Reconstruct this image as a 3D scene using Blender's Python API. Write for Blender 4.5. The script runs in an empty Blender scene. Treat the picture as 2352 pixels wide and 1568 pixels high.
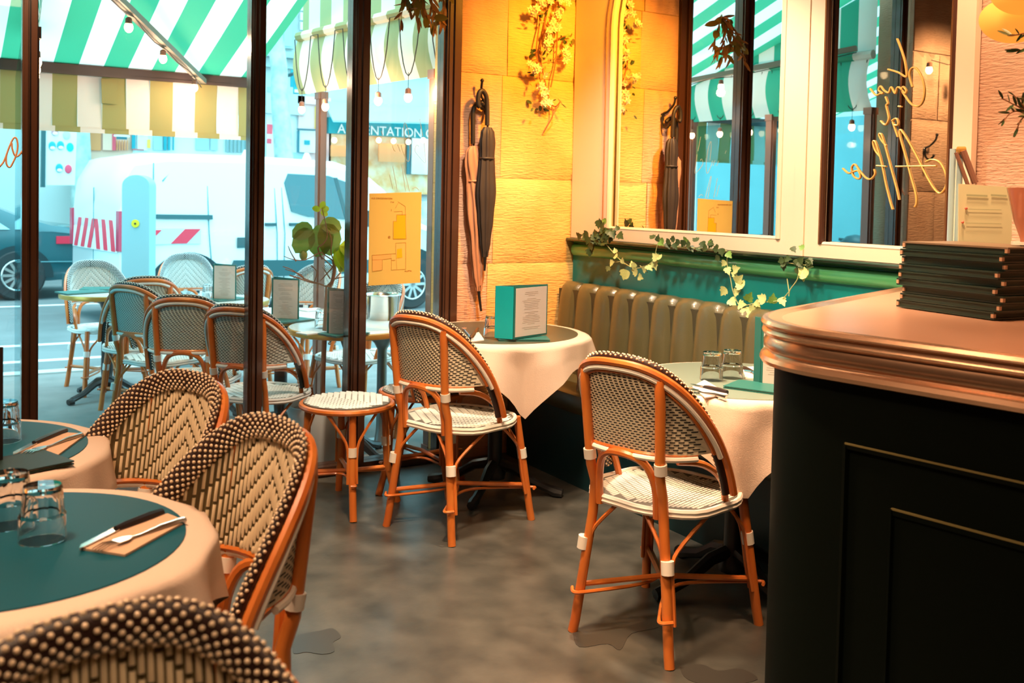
import bpy, math, random
from mathutils import Vector, Matrix
random.seed(7)
PI = math.pi
C = bpy.context.scene.collection
sc = bpy.context.scene
# ---------------------------------------------------------------- camera
F_, CX, CY, H = 2271., 1176., 534., 1.40
YAW, PITCH, ROLL = math.radians(-31), math.radians(-2.07), math.radians(1.2)
_f0 = Vector((-math.sin(YAW), math.cos(YAW), 0)); _r0 = Vector((math.cos(YAW), math.sin(YAW), 0)); _u0 = Vector((0, 0, 1))
FW = _f0*math.cos(PITCH)+_u0*math.sin(PITCH); _u1 = _u0*math.cos(PITCH)-_f0*math.sin(PITCH)
RT = _r0*math.cos(ROLL)+_u1*math.sin(ROLL); UP = _u1*math.cos(ROLL)-_r0*math.sin(ROLL)
EYE = Vector((0, 0, H))
cd = bpy.data.cameras.new('camera'); cam = bpy.data.objects.new('camera', cd); C.objects.link(cam)
M = Matrix.Identity(4)
for i in range(3): M[i][0] = RT[i]; M[i][1] = UP[i]; M[i][2] = -FW[i]; M[i][3] = EYE[i]
cam.matrix_world = M
cd.sensor_width = 36; cd.lens = F_*36/2352; cd.shift_y = -(784-CY)/2352; cd.clip_start = .05; cd.clip_end = 200
cd.dof.use_dof = True; cd.dof.focus_distance = 3.6; cd.dof.aperture_fstop = 5.0
sc.camera = cam
# ---------------------------------------------------------------- world, exposure, room lights
w = bpy.data.worlds.new('overcast'); sc.world = w; w.use_nodes = True
bg = w.node_tree.nodes['Background']; bg.inputs[0].default_value = (.36, .86, 1, 1); bg.inputs[1].default_value = 4.3
sc.view_settings.view_transform = 'Standard'; sc.view_settings.look = 'None'; sc.view_settings.gamma = 1; sc.view_settings.exposure = 0
try: sc.view_settings.use_curve_mapping = False
except Exception: pass
sc.cycles.max_bounces = 10; sc.cycles.transparent_max_bounces = 16; sc.cycles.sample_clamp_indirect = 6
sc.cycles.caustics_reflective = False; sc.cycles.caustics_refractive = False
def light(name, kind, loc, energy, color, size=.2, target=None, spot=1.2, blend=.6):
    d = bpy.data.lights.new(name, kind); o = bpy.data.objects.new(name, d); C.objects.link(o)
    o.location = loc; d.energy = energy; d.color = color
    if kind == 'AREA': d.size = size
    elif kind == 'SUN': d.angle = size
    else: d.shadow_soft_size = size
    if kind == 'SPOT': d.spot_size = spot; d.spot_blend = blend
    if target is not None: o.rotation_euler = (Vector(target)-Vector(loc)).to_track_quat('-Z', 'Y').to_euler()
    return o
WARM = (1, .55, .26); AMB = (1, .38, .03)
light('sun', 'SUN', (0, 10, 20), 2.6, (1, .95, .9), .6, target=(2.5, 11.5, 0))
light('wall_washer', 'SPOT', (2.85, 3.1, 2.9), 400, AMB, .12, target=(3.1, 4.6, 1.75), spot=1.25, blend=.9)
light('banquette_spot', 'SPOT', (2.2, 3.2, 2.95), 310, (1, .76, .54), .1, target=(2.7, 3.4, .8), spot=1.8)
light('chair_spot', 'SPOT', (1.2, 2.4, 2.95), 360, (1, .68, .42), .1, target=(2.15, 2.75, .4), spot=1.15)
light('bar_spot', 'SPOT', (1.7, 1.6, 2.95), 240, (1, .58, .32), .12, target=(2.4, 1.6, 1.1), spot=1.3)
light('dining_spot', 'SPOT', (-.3, 2.0, 2.95), 240, (1, .63, .38), .15, target=(.2, 2.2, .7), spot=1.6)
light('ceiling_lamp', 'AREA', (.2, .3, 2.95), 34, (1, .66, .4), 1.2, target=(.2, .3, 0))
light('right_wall_spot', 'SPOT', (2.4, 1.7, 2.9), 150, (1, .6, .34), .1, target=(3.2, 2.0, 1.6), spot=1.4)
light('pier_spot', 'SPOT', (.1, 3.9, 2.9), 150, (1, .58, .26), .1, target=(0, 4.6, 1.6), spot=1.5)
# ---------------------------------------------------------------- helpers
def ray(x, y): return FW+RT*((x-CX)/F_)-UP*((y-CY)/F_)
def at(x, y, X=None, Y=None, Z=None, D=None):
    d = ray(x, y)
    if X is not None: t = (X)/d.x
    elif Y is not None: t = Y/d.y
    elif Z is not None: t = (Z-H)/d.z
    else: t = D
    return EYE+d*t
def lin(c): return tuple(((v/255)/12.92 if v/255 <= .04045 else ((v/255+.055)/1.055)**2.4) for v in c)
def nd(nt, t, **k):
    n = nt.nodes.new(t)
    for a, b in k.items():
        if a in n.inputs.keys(): n.inputs[a].default_value = b
        else: setattr(n, a, b)
    return n
MATS = {}
def mat(name, c, rough=.5, metal=0, c2=None, scale=20, bump=0, bscale=None, stretch=(1, 1, 1), coat=0, detail=4, lo=.35, hi=.65, emit=None, es=0, trans=0, spec=None, space='Object'):
    if name in MATS: return MATS[name]
    m = bpy.data.materials.new(name); m.use_nodes = True; nt = m.node_tree; p = nt.nodes['Principled BSDF']
    p.inputs['Base Color'].default_value = (*c, 1); p.inputs['Roughness'].default_value = rough; p.inputs['Metallic'].default_value = metal
    if coat: p.inputs['Coat Weight'].default_value = coat; p.inputs['Coat Roughness'].default_value = .12
    if spec is not None: p.inputs['Specular IOR Level'].default_value = spec
    if emit: p.inputs['Emission Color'].default_value = (*emit, 1); p.inputs['Emission Strength'].default_value = es
    if c2 or bump:
        tc = nd(nt, 'ShaderNodeTexCoord'); mp = nd(nt, 'ShaderNodeMapping'); mp.inputs['Scale'].default_value = stretch
        nt.links.new(tc.outputs[space], mp.inputs[0])
    if c2:
        n = nd(nt, 'ShaderNodeTexNoise', Scale=scale, Detail=detail); nt.links.new(mp.outputs[0], n.inputs[0])
        r = nd(nt, 'ShaderNodeValToRGB'); r.color_ramp.elements[0].position = lo; r.color_ramp.elements[1].position = hi
        r.color_ramp.elements[0].color = (*c, 1); r.color_ramp.elements[1].color = (*c2, 1)
        nt.links.new(n.outputs[0], r.inputs[0]); nt.links.new(r.outputs[0], p.inputs['Base Color'])
    if bump:
        n2 = nd(nt, 'ShaderNodeTexNoise', Scale=bscale or scale, Detail=detail); nt.links.new(mp.outputs[0], n2.inputs[0])
        b = nd(nt, 'ShaderNodeBump', Strength=bump, Distance=.01); nt.links.new(n2.outputs[0], b.inputs['Height']); nt.links.new(b.outputs[0], p.inputs['Normal'])
    if trans:
        out = nt.nodes['Material Output']; tl = nd(nt, 'ShaderNodeBsdfTranslucent'); tl.inputs[0].default_value = (*c, 1)
        mx = nd(nt, 'ShaderNodeMixShader'); mx.inputs[0].default_value = trans
        nt.links.new(p.outputs[0], mx.inputs[1]); nt.links.new(tl.outputs[0], mx.inputs[2]); nt.links.new(mx.outputs[0], out.inputs[0])
    MATS[name] = m; return m
def pane(name, tint=(1, 1, 1), refl=.035):
    m = bpy.data.materials.new(name); m.use_nodes = True; nt = m.node_tree; nt.nodes.remove(nt.nodes['Principled BSDF'])
    t = nd(nt, 'ShaderNodeBsdfTransparent'); t.inputs[0].default_value = (*tint, 1); g = nd(nt, 'ShaderNodeBsdfGlossy', Roughness=.02)
    lw = nd(nt, 'ShaderNodeLayerWeight'); pw = nd(nt, 'ShaderNodeMath', operation='POWER'); pw.inputs[1].default_value = 4; nt.links.new(lw.outputs['Facing'], pw.inputs[0])
    ml = nd(nt, 'ShaderNodeMath', operation='MULTIPLY_ADD'); ml.inputs[1].default_value = .6; ml.inputs[2].default_value = refl; nt.links.new(pw.outputs[0], ml.inputs[0]); mx = nd(nt, 'ShaderNodeMixShader')
    nt.links.new(ml.outputs[0], mx.inputs[0]); nt.links.new(t.outputs[0], mx.inputs[1]); nt.links.new(g.outputs[0], mx.inputs[2])
    nt.links.new(mx.outputs[0], nt.nodes['Material Output'].inputs[0]); MATS[name] = m; return m
class MB:
    def __init__(s): s.v = []; s.f = []; s.m = []
    def add(s, vs, fs, mi=0):
        o = len(s.v); s.v += [tuple(p) for p in vs]; s.f += [tuple(i+o for i in f) for f in fs]; s.m += [mi]*len(fs); return s
    def box(s, a, b, mi=0, rz=0, c=None):
        x0, y0, z0 = a; x1, y1, z1 = b
        vs = [(x, y, z) for z in (z0, z1) for x, y in ((x0, y0), (x1, y0), (x1, y1), (x0, y1))]
        if rz:
            cx, cy = c or ((x0+x1)/2, (y0+y1)/2); k, q = math.cos(rz), math.sin(rz)
            vs = [(cx+(x-cx)*k-(y-cy)*q, cy+(x-cx)*q+(y-cy)*k, z) for x, y, z in vs]
        return s.add(vs, [(0, 3, 2, 1), (4, 5, 6, 7), (0, 1, 5, 4), (1, 2, 6, 5), (2, 3, 7, 6), (3, 0, 4, 7)], mi)
    def bar(s, p, q, w_, h_, mi=0, up=(0, 0, 1)):
        p, q = Vector(p), Vector(q); t = (q-p).normalized(); r = t.cross(Vector(up)).normalized(); u = r.cross(t)
        vs = [e+r*a*w_/2+u*b*h_/2 for e in (p, q) for a, b in ((-1, -1), (1, -1), (1, 1), (-1, 1))]
        return s.add(vs, [(0, 3, 2, 1), (4, 5, 6, 7), (0, 1, 5, 4), (1, 2, 6, 5), (2, 3, 7, 6), (3, 0, 4, 7)], mi)
    def tube(s, pts, r, n=8, closed=False, mi=0, flat=None):
        pts = [Vector(p) for p in pts]; N = len(pts); rr = r if isinstance(r, (list, tuple)) else [r]*N
        vs = []; prev = None
        for i, p in enumerate(pts):
            if closed: t = pts[(i+1) % N]-pts[i-1]
            else: t = pts[min(i+1, N-1)]-pts[max(i-1, 0)]
            t = t.normalized()
            if prev is None: a = Vector((0, 0, 1)) if abs(t.z) < .9 else Vector((1, 0, 0)); u = t.cross(a).normalized()
            else: u = (prev-t*prev.dot(t)).normalized()
            prev = u; v_ = t.cross(u)
            for k in range(n): a = 2*PI*k/n; vs.append(p+(u*math.cos(a)+v_*math.sin(a))*rr[i])
        fs = []
        for i in range(N if closed else N-1):
            j = (i+1) % N
            for k in range(n): l = (k+1) % n; fs.append((i*n+k, i*n+l, j*n+l, j*n+k))
        if not closed: fs.append(tuple(range(n-1, -1, -1))); fs.append(tuple((N-1)*n+k for k in range(n)))
        return s.add(vs, fs, mi)
    def lathe(s, prof, c=(0, 0, 0), n=24, mi=0, sq=None):
        vs = []; fs = []
        for r, z in prof:
            for k in range(n): a = 2*PI*k/n; vs.append((c[0]+r*math.cos(a), c[1]+r*math.sin(a), c[2]+z))
        for i in range(len(prof)-1):
            for k in range(n): l = (k+1) % n; fs.append((i*n+k, i*n+l, (i+1)*n+l, (i+1)*n+k))
        if prof[0][0] > 1e-4: fs.append(tuple(range(n-1, -1, -1)))
        if prof[-1][0] > 1e-4: fs.append(tuple((len(prof)-1)*n+k for k in range(n)))
        return s.add(vs, fs, mi)
    def ball(s, c, r, n=8, m=5, sc_=(1, 1, 1), mi=0):
        vs = [(c[0], c[1], c[2]-r*sc_[2])]; fs = []
        for i in range(1, m):
            a = -PI/2+PI*i/m
            for k in range(n): b = 2*PI*k/n; vs.append((c[0]+r*sc_[0]*math.cos(a)*math.cos(b), c[1]+r*sc_[1]*math.cos(a)*math.sin(b), c[2]+r*sc_[2]*math.sin(a)))
        vs.append((c[0], c[1], c[2]+r*sc_[2]))
        for k in range(n):
            l = (k+1) % n; fs.append((0, 1+l, 1+k)); e = 1+(m-2)*n; fs.append((e+k, e+l, len(vs)-1))
        for i in range(m-2):
            for k in range(n): l = (k+1) % n; fs.append((1+i*n+k, 1+i*n+l, 1+(i+1)*n+l, 1+(i+1)*n+k))
        return s.add(vs, fs, mi)
    def prism(s, poly, z0, z1, mi=0, mt=None):
        n = len(poly); vs = [(x, y, z0) for x, y in poly]+[(x, y, z1) for x, y in poly]
        s.add(vs, [(i, (i+1) % n, n+(i+1) % n, n+i) for i in range(n)], mi)
        s.add(vs, [tuple(range(n-1, -1, -1)), tuple(range(n, 2*n))], mi if mt is None else mt); return s
    def plate(s, pts, d, mi=0):      # a flat polygon (3-D points) given thickness d (vector)
        d = Vector(d); n = len(pts); vs = [Vector(p) for p in pts]+[Vector(p)+d for p in pts]
        return s.add(vs, [tuple(range(n-1, -1, -1)), tuple(range(n, 2*n))]+[(i, (i+1) % n, n+(i+1) % n, n+i) for i in range(n)], mi)
    def grid(s, fn, nu, nv, mi=0, mf=None):
        vs = [fn(i/nu, j/nv) for j in range(nv+1) for i in range(nu+1)]
        o = len(s.v); s.v += [tuple(p) for p in vs]
        for j in range(nv):
            for i in range(nu):
                a = o+j*(nu+1)+i; s.f.append((a, a+1, a+nu+2, a+nu+1)); s.m.append(mf(i, j) if mf else mi)
        return s
    def mesh(s, name, ms, smooth=.7):
        me = bpy.data.meshes.new(name); me.from_pydata(s.v, [], s.f)
        for m in (ms if isinstance(ms, (list, tuple)) else [ms]): me.materials.append(m)
        me.polygons.foreach_set('material_index', s.m)
        if smooth:
            me.polygons.foreach_set('use_smooth', [True]*len(s.f)); me.update()
            try: me.set_sharp_from_angle(angle=smooth)
            except Exception: pass
        me.update(); return me
    def build(s, name, ms, parent=None, smooth=.7, loc=None, rz=0, kind=None, label=None):
        o = bpy.data.objects.new(name, s.mesh(name, ms, smooth)); C.objects.link(o)
        if parent is not None: o.parent = parent
        if loc is not None: o.location = loc
        o.rotation_euler.z = rz
        if kind: o['kind'] = kind
        if label: o['label'] = label
        return o
def tag(o, label, cat, group=None, kind=None):
    o['label'] = label; o['category'] = cat
    if group: o['group'] = group
    if kind: o['kind'] = kind
    return o
def thing(name, label, cat, loc=(0, 0, 0), rz=0, group=None):
    o = bpy.data.objects.new(name, None); C.objects.link(o); o.location = loc; o.rotation_euler = (0, 0, rz)
    o.empty_display_size = .05
    return tag(o, label, cat, group)
def struct(o): o['kind'] = 'structure'; return o
def kids(o):
    return [c for c in C.objects if c.parent is o]
def snapshot(root):            # list of (part, [sub-parts])
    return [(c, kids(c)) for c in kids(root)]
def dup(root, snap, loc, rz, label, group=None, rx=None):
    r = root.copy(); C.objects.link(r); r.location = loc; r.rotation_euler = (0, 0, rz) if rx is None else rx
    r['label'] = label
    if group: r['group'] = group
    for ch, sub in snap:
        c = ch.copy(); C.objects.link(c); c.parent = r
        for g in sub: d = g.copy(); C.objects.link(d); d.parent = c
    return r
def inst(o, parent, loc=None, rot=None, scale=None, mw=None):
    c = o.copy(); C.objects.link(c); c.parent = parent
    if mw is not None: c.matrix_local = mw
    else:
        if loc is not None: c.location = loc
        if rot is not None: c.rotation_euler = rot
        if scale is not None: c.scale = scale
    return c
def obj_from(me, name, parent=None, mw=None, label=None):
    o = bpy.data.objects.new(name, me); C.objects.link(o)
    if parent is not None: o.parent = parent
    if mw is not None: o.matrix_local = mw
    if label: o['label'] = label
    return o
def frame_mat(p, zdir, xdir, s=1):
    z = Vector(zdir).normalized(); x = Vector(xdir); x = (x-z*x.dot(z)).normalized(); y = z.cross(x)
    m = Matrix.Identity(4)
    for i in range(3): m[i][0] = x[i]*s; m[i][1] = y[i]*s; m[i][2] = z[i]*s; m[i][3] = p[i]
    return m
# ---------------------------------------------------------------- materials
RATTAN = mat('rattan', (.58, .13, .02), .35, c2=(.76, .23, .04), scale=9, stretch=(1, 1, .35), coat=.35, bump=.1, bscale=25)
CREAM = mat('cream_cane', (.86, .70, .46), .45)
BINDING = mat('binding', (.94, .86, .74), .5)
DARKCANE = mat('dark_cane', (.030, .010, .006), .45, coat=.2)
DOT = mat('cane_dot', (.86, .66, .44), .4, coat=.3)
WEAVEBASE = mat('weave_base', (.12, .085, .03), .6)
WEAVEBACK = mat('weave_back', (.88, .76, .54), .5)
SLOT = mat('weave_slot', (.012, .012, .01), .7)
SEATBASE = mat('seat_base', (.16, .15, .12), .7)
SEATSTRAND = mat('seat_strand', (.86, .85, .76), .4)
CLOTH = mat('linen_cloth', (.86, .66, .52), .8, bump=.12, bscale=260)
MAT_G = mat('green_table_mat', (.001, .085, .125), .55, spec=.25)
MAT_O = mat('olive_table_mat', (.09, .085, .05), .38)
MAT_S = mat('sage_table_mat', (.20, .26, .21), .35)
IRON = mat('black_iron', (.012, .012, .013), .35, coat=.2)
STEEL = mat('steel', (.75, .74, .72), .18, metal=1)
CHROME = mat('chrome', (.85, .9, .92), .08, metal=1); CHROME_REFL = mat('chrome_blue_reflection', (.50, .72, .78), .3, metal=.3)  # second chrome has the windows' reflection painted in as pale blue
BRASS = mat('brass_edge', (.75, .42, .10), .3, metal=.6)
BLACKPL = mat('black_plastic', (.02, .012, .012), .35)
KRAFT = mat('kraft_napkin', (.80, .50, .32), .85)
NAPK = mat('white_napkin', (.88, .78, .70), .85)
GREENBOOK = mat('green_cover', (.02, .16, .14), .45)
TEALBOOK = mat('teal_cover', (.0, .42, .46), .45)
BLACKBOOK = mat('dark_green_cover', (.006, .022, .013), .5)
PAPER = mat('menu_paper', (.92, .80, .74), .8, trans=.25)
PRINT = mat('menu_print', (.45, .34, .28), .8)
LEAF = mat('leaf_green', (.14, .30, .05), .5, c2=(.22, .40, .09), scale=14)
LEAFD = mat('leaf_dark', (.03, .055, .018), .5, c2=(.06, .11, .03), scale=14)
LEAFY = mat('leaf_pale', (.50, .60, .20), .5, c2=(.66, .72, .34), scale=14)
FLOWER = mat('petal', (.92, .86, .66), .6)
STEM = mat('stem', (.36, .14, .05), .7)
BARK = mat('bark_thin', (.42, .20, .12), .8)
CREAMPAINT = mat('cream_paint', (.86, .70, .52), .35)
FRAMEDK = mat('dark_frame', (.075, .030, .017), .25, coat=.5)
MIRROR = mat('mirror_glass', (.93, .95, .95), .01, metal=1)
TEALWALL = mat('teal_panel', (.0, .16, .17), .35, c2=(.0, .22, .22), scale=2)
GREENRAIL = mat('green_gloss', (.10, .48, .20), .22, coat=.5)
DKGREEN = mat('dark_green_gloss', (.015, .05, .035), .25, coat=.4)
LEATHER = mat('olive_leather', (.115, .105, .05), .3, bump=.1, bscale=220, coat=.35)
GLASSM = pane('clear_glass')
BULB = mat('lit_bulb', (1, .8, .5), .3, emit=(1, .62, .3), es=14)
SOCKET = mat('bulb_socket', (.25, .11, .07), .5)
CABLE = mat('dark_cable', (.03, .028, .025), .6)
def tumbler():
    m = bpy.data.materials.new('tumbler_glass'); m.use_nodes = True; p = m.node_tree.nodes['Principled BSDF']
    p.inputs['Base Color'].default_value = (.97, .99, 1, 1); p.inputs['Roughness'].default_value = .02; p.inputs['Transmission Weight'].default_value = 1; p.inputs['IOR'].default_value = 1.45
    return m
TUMB = tumbler()
# ---------------------------------------------------------------- the room
YG = 4.6; XW = 3.2; XM = 3.175; ZC = 3.0; ZS = -.07
FLOOR = mat('polished_concrete', (.042, .045, .040), .33, c2=(.125, .120, .102), coat=.06, scale=5.5, detail=14, lo=.3, hi=.74, bump=.15, bscale=14, stretch=(1.15, 1, 1))
PLASTER = mat('dark_plaster', (.10, .055, .035), .7)
o = struct(MB().box((-3.2, -2.6, -.12), (3.2, 4.62, 0)).build('floor', FLOOR, smooth=0))
struct(MB().box((-3.2, -2.6, ZC), (3.4, 4.7, ZC+.1)).build('ceiling', PLASTER, smooth=0))
struct(MB().box((-3.3, -2.7, -.1), (3.4, -2.6, ZC+.1)).build('wall_back', PLASTER, smooth=0))
struct(MB().box((-3.3, -2.6, -.1), (-3.2, 4.7, ZC+.1)).build('wall_left', PLASTER, smooth=0))
def stone(name, a, b, bump=.5, dx=0):
    m = bpy.data.materials.new(name); m.use_nodes = True; nt = m.node_tree; p = nt.nodes['Principled BSDF']; p.inputs['Roughness'].default_value = .75
    tc = nd(nt, 'ShaderNodeTexCoord'); n = nd(nt, 'ShaderNodeTexNoise', Scale=3.2, Detail=8); nt.links.new(tc.outputs['Object'], n.inputs[0])
    r = nd(nt, 'ShaderNodeValToRGB'); r.color_ramp.elements[0].position = .3; r.color_ramp.elements[1].position = .7
    r.color_ramp.elements[0].color = (*a, 1); r.color_ramp.elements[1].color = (*b, 1)
    nt.links.new(n.outputs[0], r.inputs[0])
    mp = nd(nt, 'ShaderNodeMapping'); mp.inputs['Scale'].default_value = (1, 1, 5); nt.links.new(tc.outputs['Object'], mp.inputs[0])
    v = nd(nt, 'ShaderNodeTexVoronoi', Scale=22); nt.links.new(mp.outputs[0], v.inputs[0])
    cr = nd(nt, 'ShaderNodeValToRGB'); cr.color_ramp.elements[0].position = .05; cr.color_ramp.elements[1].position = .16
    cr.color_ramp.elements[0].color = (.35, .25, .2, 1); cr.color_ramp.elements[1].color = (1, 1, 1, 1); nt.links.new(v.outputs['Distance'], cr.inputs[0])
    n3 = nd(nt, 'ShaderNodeTexNoise', Scale=4, Detail=2); nt.links.new(tc.outputs['Object'], n3.inputs[0])
    mk = nd(nt, 'ShaderNodeMapRange'); mk.inputs['From Min'].default_value = .5; mk.inputs['From Max'].default_value = .62; nt.links.new(n3.outputs[0], mk.inputs[0])
    mx = nd(nt, 'ShaderNodeMix', data_type='RGBA', blend_type='MULTIPLY'); nt.links.new(mk.outputs[0], mx.inputs[0]); nt.links.new(r.outputs[0], mx.inputs[6]); nt.links.new(cr.outputs[0], mx.inputs[7])
    nt.links.new(mx.outputs[2], p.inputs['Base Color'])
    n2 = nd(nt, 'ShaderNodeTexNoise', Scale=26, Detail=6); nt.links.new(mp.outputs[0], n2.inputs[0])
    bp = nd(nt, 'ShaderNodeBump', Strength=bump, Distance=.02); nt.links.new(n2.outputs[0], bp.inputs['Height']); nt.links.new(bp.outputs[0], p.inputs['Normal'])
    return m
STONEY = stone('ochre_stone', (.74, .40, .11), (.90, .62, .24)); STONE_SHADED = stone('shaded_stone', (.74, .40, .26), (.86, .54, .38)); STONEP = stone('pink_stone', (.58, .34, .22), (.70, .46, .32))  # salmon tone paints the ochre wall as left out of the spot's light
# right wall of stone blocks
wr = struct(MB().box((XW, -2.6, -.1), (XW+.2, 4.62, ZC+.1)).build('wall_right', STONEP, smooth=0))
for k, z in enumerate((1.18, 1.62, 2.06, 2.5)):
    y = 2.12-.25*(k % 2)
    while y > -1.2:
        y2 = y-random.uniform(.5, .75)
        MB().box((XW-.02, max(y2, -1.3)+.006, z+.005), (XW+.05, y-.006 if y < 2.1 else 2.12, z+.434)).build('stone', STONEP, wr, smooth=0); y = y2
# stone pier at the corner, with its courses
pier = struct(MB().box((2.44, YG+.02, -.1), (3.3, YG+.32, ZC+.1)).build('wall_front', STONEY, smooth=0))
def roughblock(x0, x1, z0, z1, y, seed, m, par):
    rnd = random.Random(seed); b = MB(); nx, nz = 14, 12
    def fn(u, v):
        e = min(u, 1-u)*(x1-x0); f = min(v, 1-v)*(z1-z0); d = .35+.65*min(1, min(e, f)/.05)
        return (x0+u*(x1-x0), y+.02-.022*d-.006*math.sin(7*u*seed+3*v+seed)*d-rnd.uniform(0, .0022)*d, z0+v*(z1-z0))
    b.grid(fn, nx, nz); return b.build('stone', m, par)
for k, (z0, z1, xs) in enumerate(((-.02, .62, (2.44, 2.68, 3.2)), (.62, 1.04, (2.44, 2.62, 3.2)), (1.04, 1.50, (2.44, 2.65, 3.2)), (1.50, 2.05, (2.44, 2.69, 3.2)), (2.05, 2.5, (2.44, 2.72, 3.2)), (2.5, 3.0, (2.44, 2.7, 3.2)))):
    for i in range(len(xs)-1): roughblock(xs[i]+.001, xs[i+1]-.001, z0+.001, z1-.001, YG, k*3+i+1, STONE_SHADED if i == 0 else STONEY, pier)
# left pier (seen in the second mirror)
pier2 = struct(MB().box((-.36, YG+.02, -.1), (.27, YG+.32, ZC+.1)).build('wall_front_left', STONEP, smooth=0))
for k, (z0, z1) in enumerate(((0, .5), (.5, 1.0), (1.0, 1.5), (1.5, 2.02), (2.02, 2.5), (2.5, 3.0))):
    for i, (a, b_) in enumerate(((-.36, .27),) if k % 2 else ((-.36, -.02), (-.02, .27))): roughblock(a+.003, b_-.003, z0+.003, z1-.003, YG, k*5+i+2, STONEP, pier2)
struct(MB().box((-.43, YG-.02, 0), (-.36, YG+.08, ZC)).build('trim_1', FRAMEDK, smooth=0))
struct(MB().box((-3.2, YG+.04, 0), (-.43, YG+.2, ZC)).build('wall_front_far', STONEP, smooth=0))
# glazed shopfront
def post(name, x0, x1, y0=YG-.01, y1=YG+.08, par=None):
    b = MB(); b.box((x0, y0+.02, .0), (x1, y1, ZC)); wx = x1-x0
    b.box((x0+wx*.12, y0, 0), (x0+wx*.42, y0+.021, ZC)); b.box((x0+wx*.56, y0+.006, 0), (x0+wx*.92, y0+.021, ZC))
    b.box((x0+wx*.2, y0-.008, 0), (x0+wx*.32, y0+.001, ZC)); return struct(b.build(name, FRAMEDK, par, smooth=0))
post('trim_2', .372, .432); post('trim_3', 1.331, 1.401); post('trim_4', 1.833, 1.926); post('trim_5', 2.334, 2.44)
struct(MB().box((.27, YG, -.07), (2.44, YG+.1, .05)).box((.27, YG-.012, .012), (2.44, YG+.001, .03)).build('trim_6', FRAMEDK, smooth=0))
struct(MB().box((.27, YG, 2.9), (2.44, YG+.1, ZC)).build('trim_7', FRAMEDK, smooth=0))
for i, (a, b_) in enumerate(((.27, .372), (.432, 1.331), (1.401, 1.833), (1.926, 2.334))):
    wn = struct(MB().box((a, YG+.045, .05), (b_, YG+.051, 2.9)).build('window_%d' % (i+1), GLASSM, smooth=0))
# ---------------------------------------------------------------- banquette side: panelling, mirrors
def yspan(b, prof, y0, y1, mi=0):   # extrude an x,z profile along Y
    n = len(prof); vs = [(x, y0, z) for x, z in prof]+[(x, y1, z) for x, z in prof]
    return b.add(vs, [(i, (i+1) % n, n+(i+1) % n, n+i) for i in range(n)]+[tuple(range(n-1, -1, -1)), tuple(range(n, 2*n))], mi)
def half(xc, zc, rx, rz, n=10): return [(xc-rx*math.sin(PI*k/n), zc+rz*math.cos(PI*k/n)) for k in range(n+1)]
pn = thing('wall_panelling', 'dark teal panelling with green half-round rail behind the leather bench', 'panelling', (XW, 3.3, 0))
def W(o): o.matrix_parent_inverse = Matrix.Translation(o.parent.location).inverted(); return o
def wb(b, name, m, par, **k):   # build with world coordinates under a located parent
    o = b.build(name, m, par, **k)
    o.matrix_parent_inverse = (Matrix.Translation(par.location) @ Matrix.Rotation(par.rotation_euler.z, 4, 'Z')).inverted()
    return o
b = MB(); b.box((XW-.03, 2.44, 0), (XW, YG, 1.16)); wb(b, 'panel', TEALWALL, pn)
b = MB(); yspan(b, half(XW-.03, 1.112, .026, .034), 2.36, YG-.015); wb(b, 'rail', GREENRAIL, pn)
b = MB(); yspan(b, [(XW, 1.150), (XW, 1.178), (XW-.085, 1.178), (XW-.09, 1.172), (XW-.085, 1.163), (XW-.07, 1.158), (XW-.05, 1.150)], 2.36, YG-.01); wb(b, 'ledge', DKGREEN, pn)
# mirror frame one (arched corners) and its glass
def arch_frame(name, y0, y1, z0, z1, iy0, iy1, iz0, rad, label, inner, x=XM):
    t = thing(name, label, 'mirror', (x, (y0+y1)/2, z0))
    # glass
    wb(MB().box((x-.002, iy0-.02, iz0-.01), (x+.012, iy1+.02, z1)), 'glass', MIRROR, t, smooth=0)
    # frame boards, inner edge rounded at the top corners
    zt = 2.30; n = 8
    def corner(yc, sgn): return [(yc+sgn*rad*(1-math.cos(a)), zt+rad*math.sin(a)*1.3) for a in [PI/2*k/n for k in range(n+1)]]
    b = MB(); L = [(iy1, iz0)]+[(iy1-q[0]+0, q[1]) for q in [(rad*(1-math.cos(PI/2*k/n)), zt+rad*1.3*math.sin(PI/2*k/n)) for k in range(n+1)]]
    poly = [(y1, iz0)]+L+[(iy1-rad, z1), (y1, z1)]
    b.plate([(x-.0, p, q) for p, q in poly], (-.03, 0, 0))
    wb(b, 'side_board', CREAMPAINT, t, smooth=0)
    b = MB(); L = [(iy0, iz0)]+[(iy0+rad*(1-math.cos(PI/2*k/n)), zt+rad*1.3*math.sin(PI/2*k/n)) for k in range(n+1)]
    poly = [(y0, iz0)]+L+[(iy0+rad, z1), (y0, z1)]
    b.plate([(x-.0, p, q) for p, q in poly][::-1], (-.03, 0, 0)); wb(b, 'side_board', CREAMPAINT, t, smooth=0)
    wb(MB().box((x-.03, y0, z0), (x, y1, iz0)), 'bottom_board', CREAMPAINT, t, smooth=0)
    # inner bead following the opening
    pts = [(x-.022, iy1, iz0)]+[(x-.022, iy1-rad*(1-math.cos(PI/2*k/n)), zt+rad*1.3*math.sin(PI/2*k/n)) for k in range(n+1)]+[(x-.022, iy1-rad, z1)]
    bm = inner
    for s_ in (1, -1):
        P = pts if s_ == 1 else [(q[0], iy0+(iy1-q[1]), q[2]) for q in pts]
        wb(MB().tube(P, .017 if bm is CREAMPAINT else .014, 8), 'bead', bm, t)
    wb(MB().tube([(x-.022, iy0, iz0), (x-.022, iy1, iz0)], .010, 8), 'bead', CREAMPAINT, t)
    if bm is CREAMPAINT: wb(MB().tube([(q[0]-.012, q[1]+.045, q[2]) for q in pts[:-1]], .004, 6), 'moulding', mat('brown_line', (.35, .16, .08), .5), t)
    return t
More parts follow.
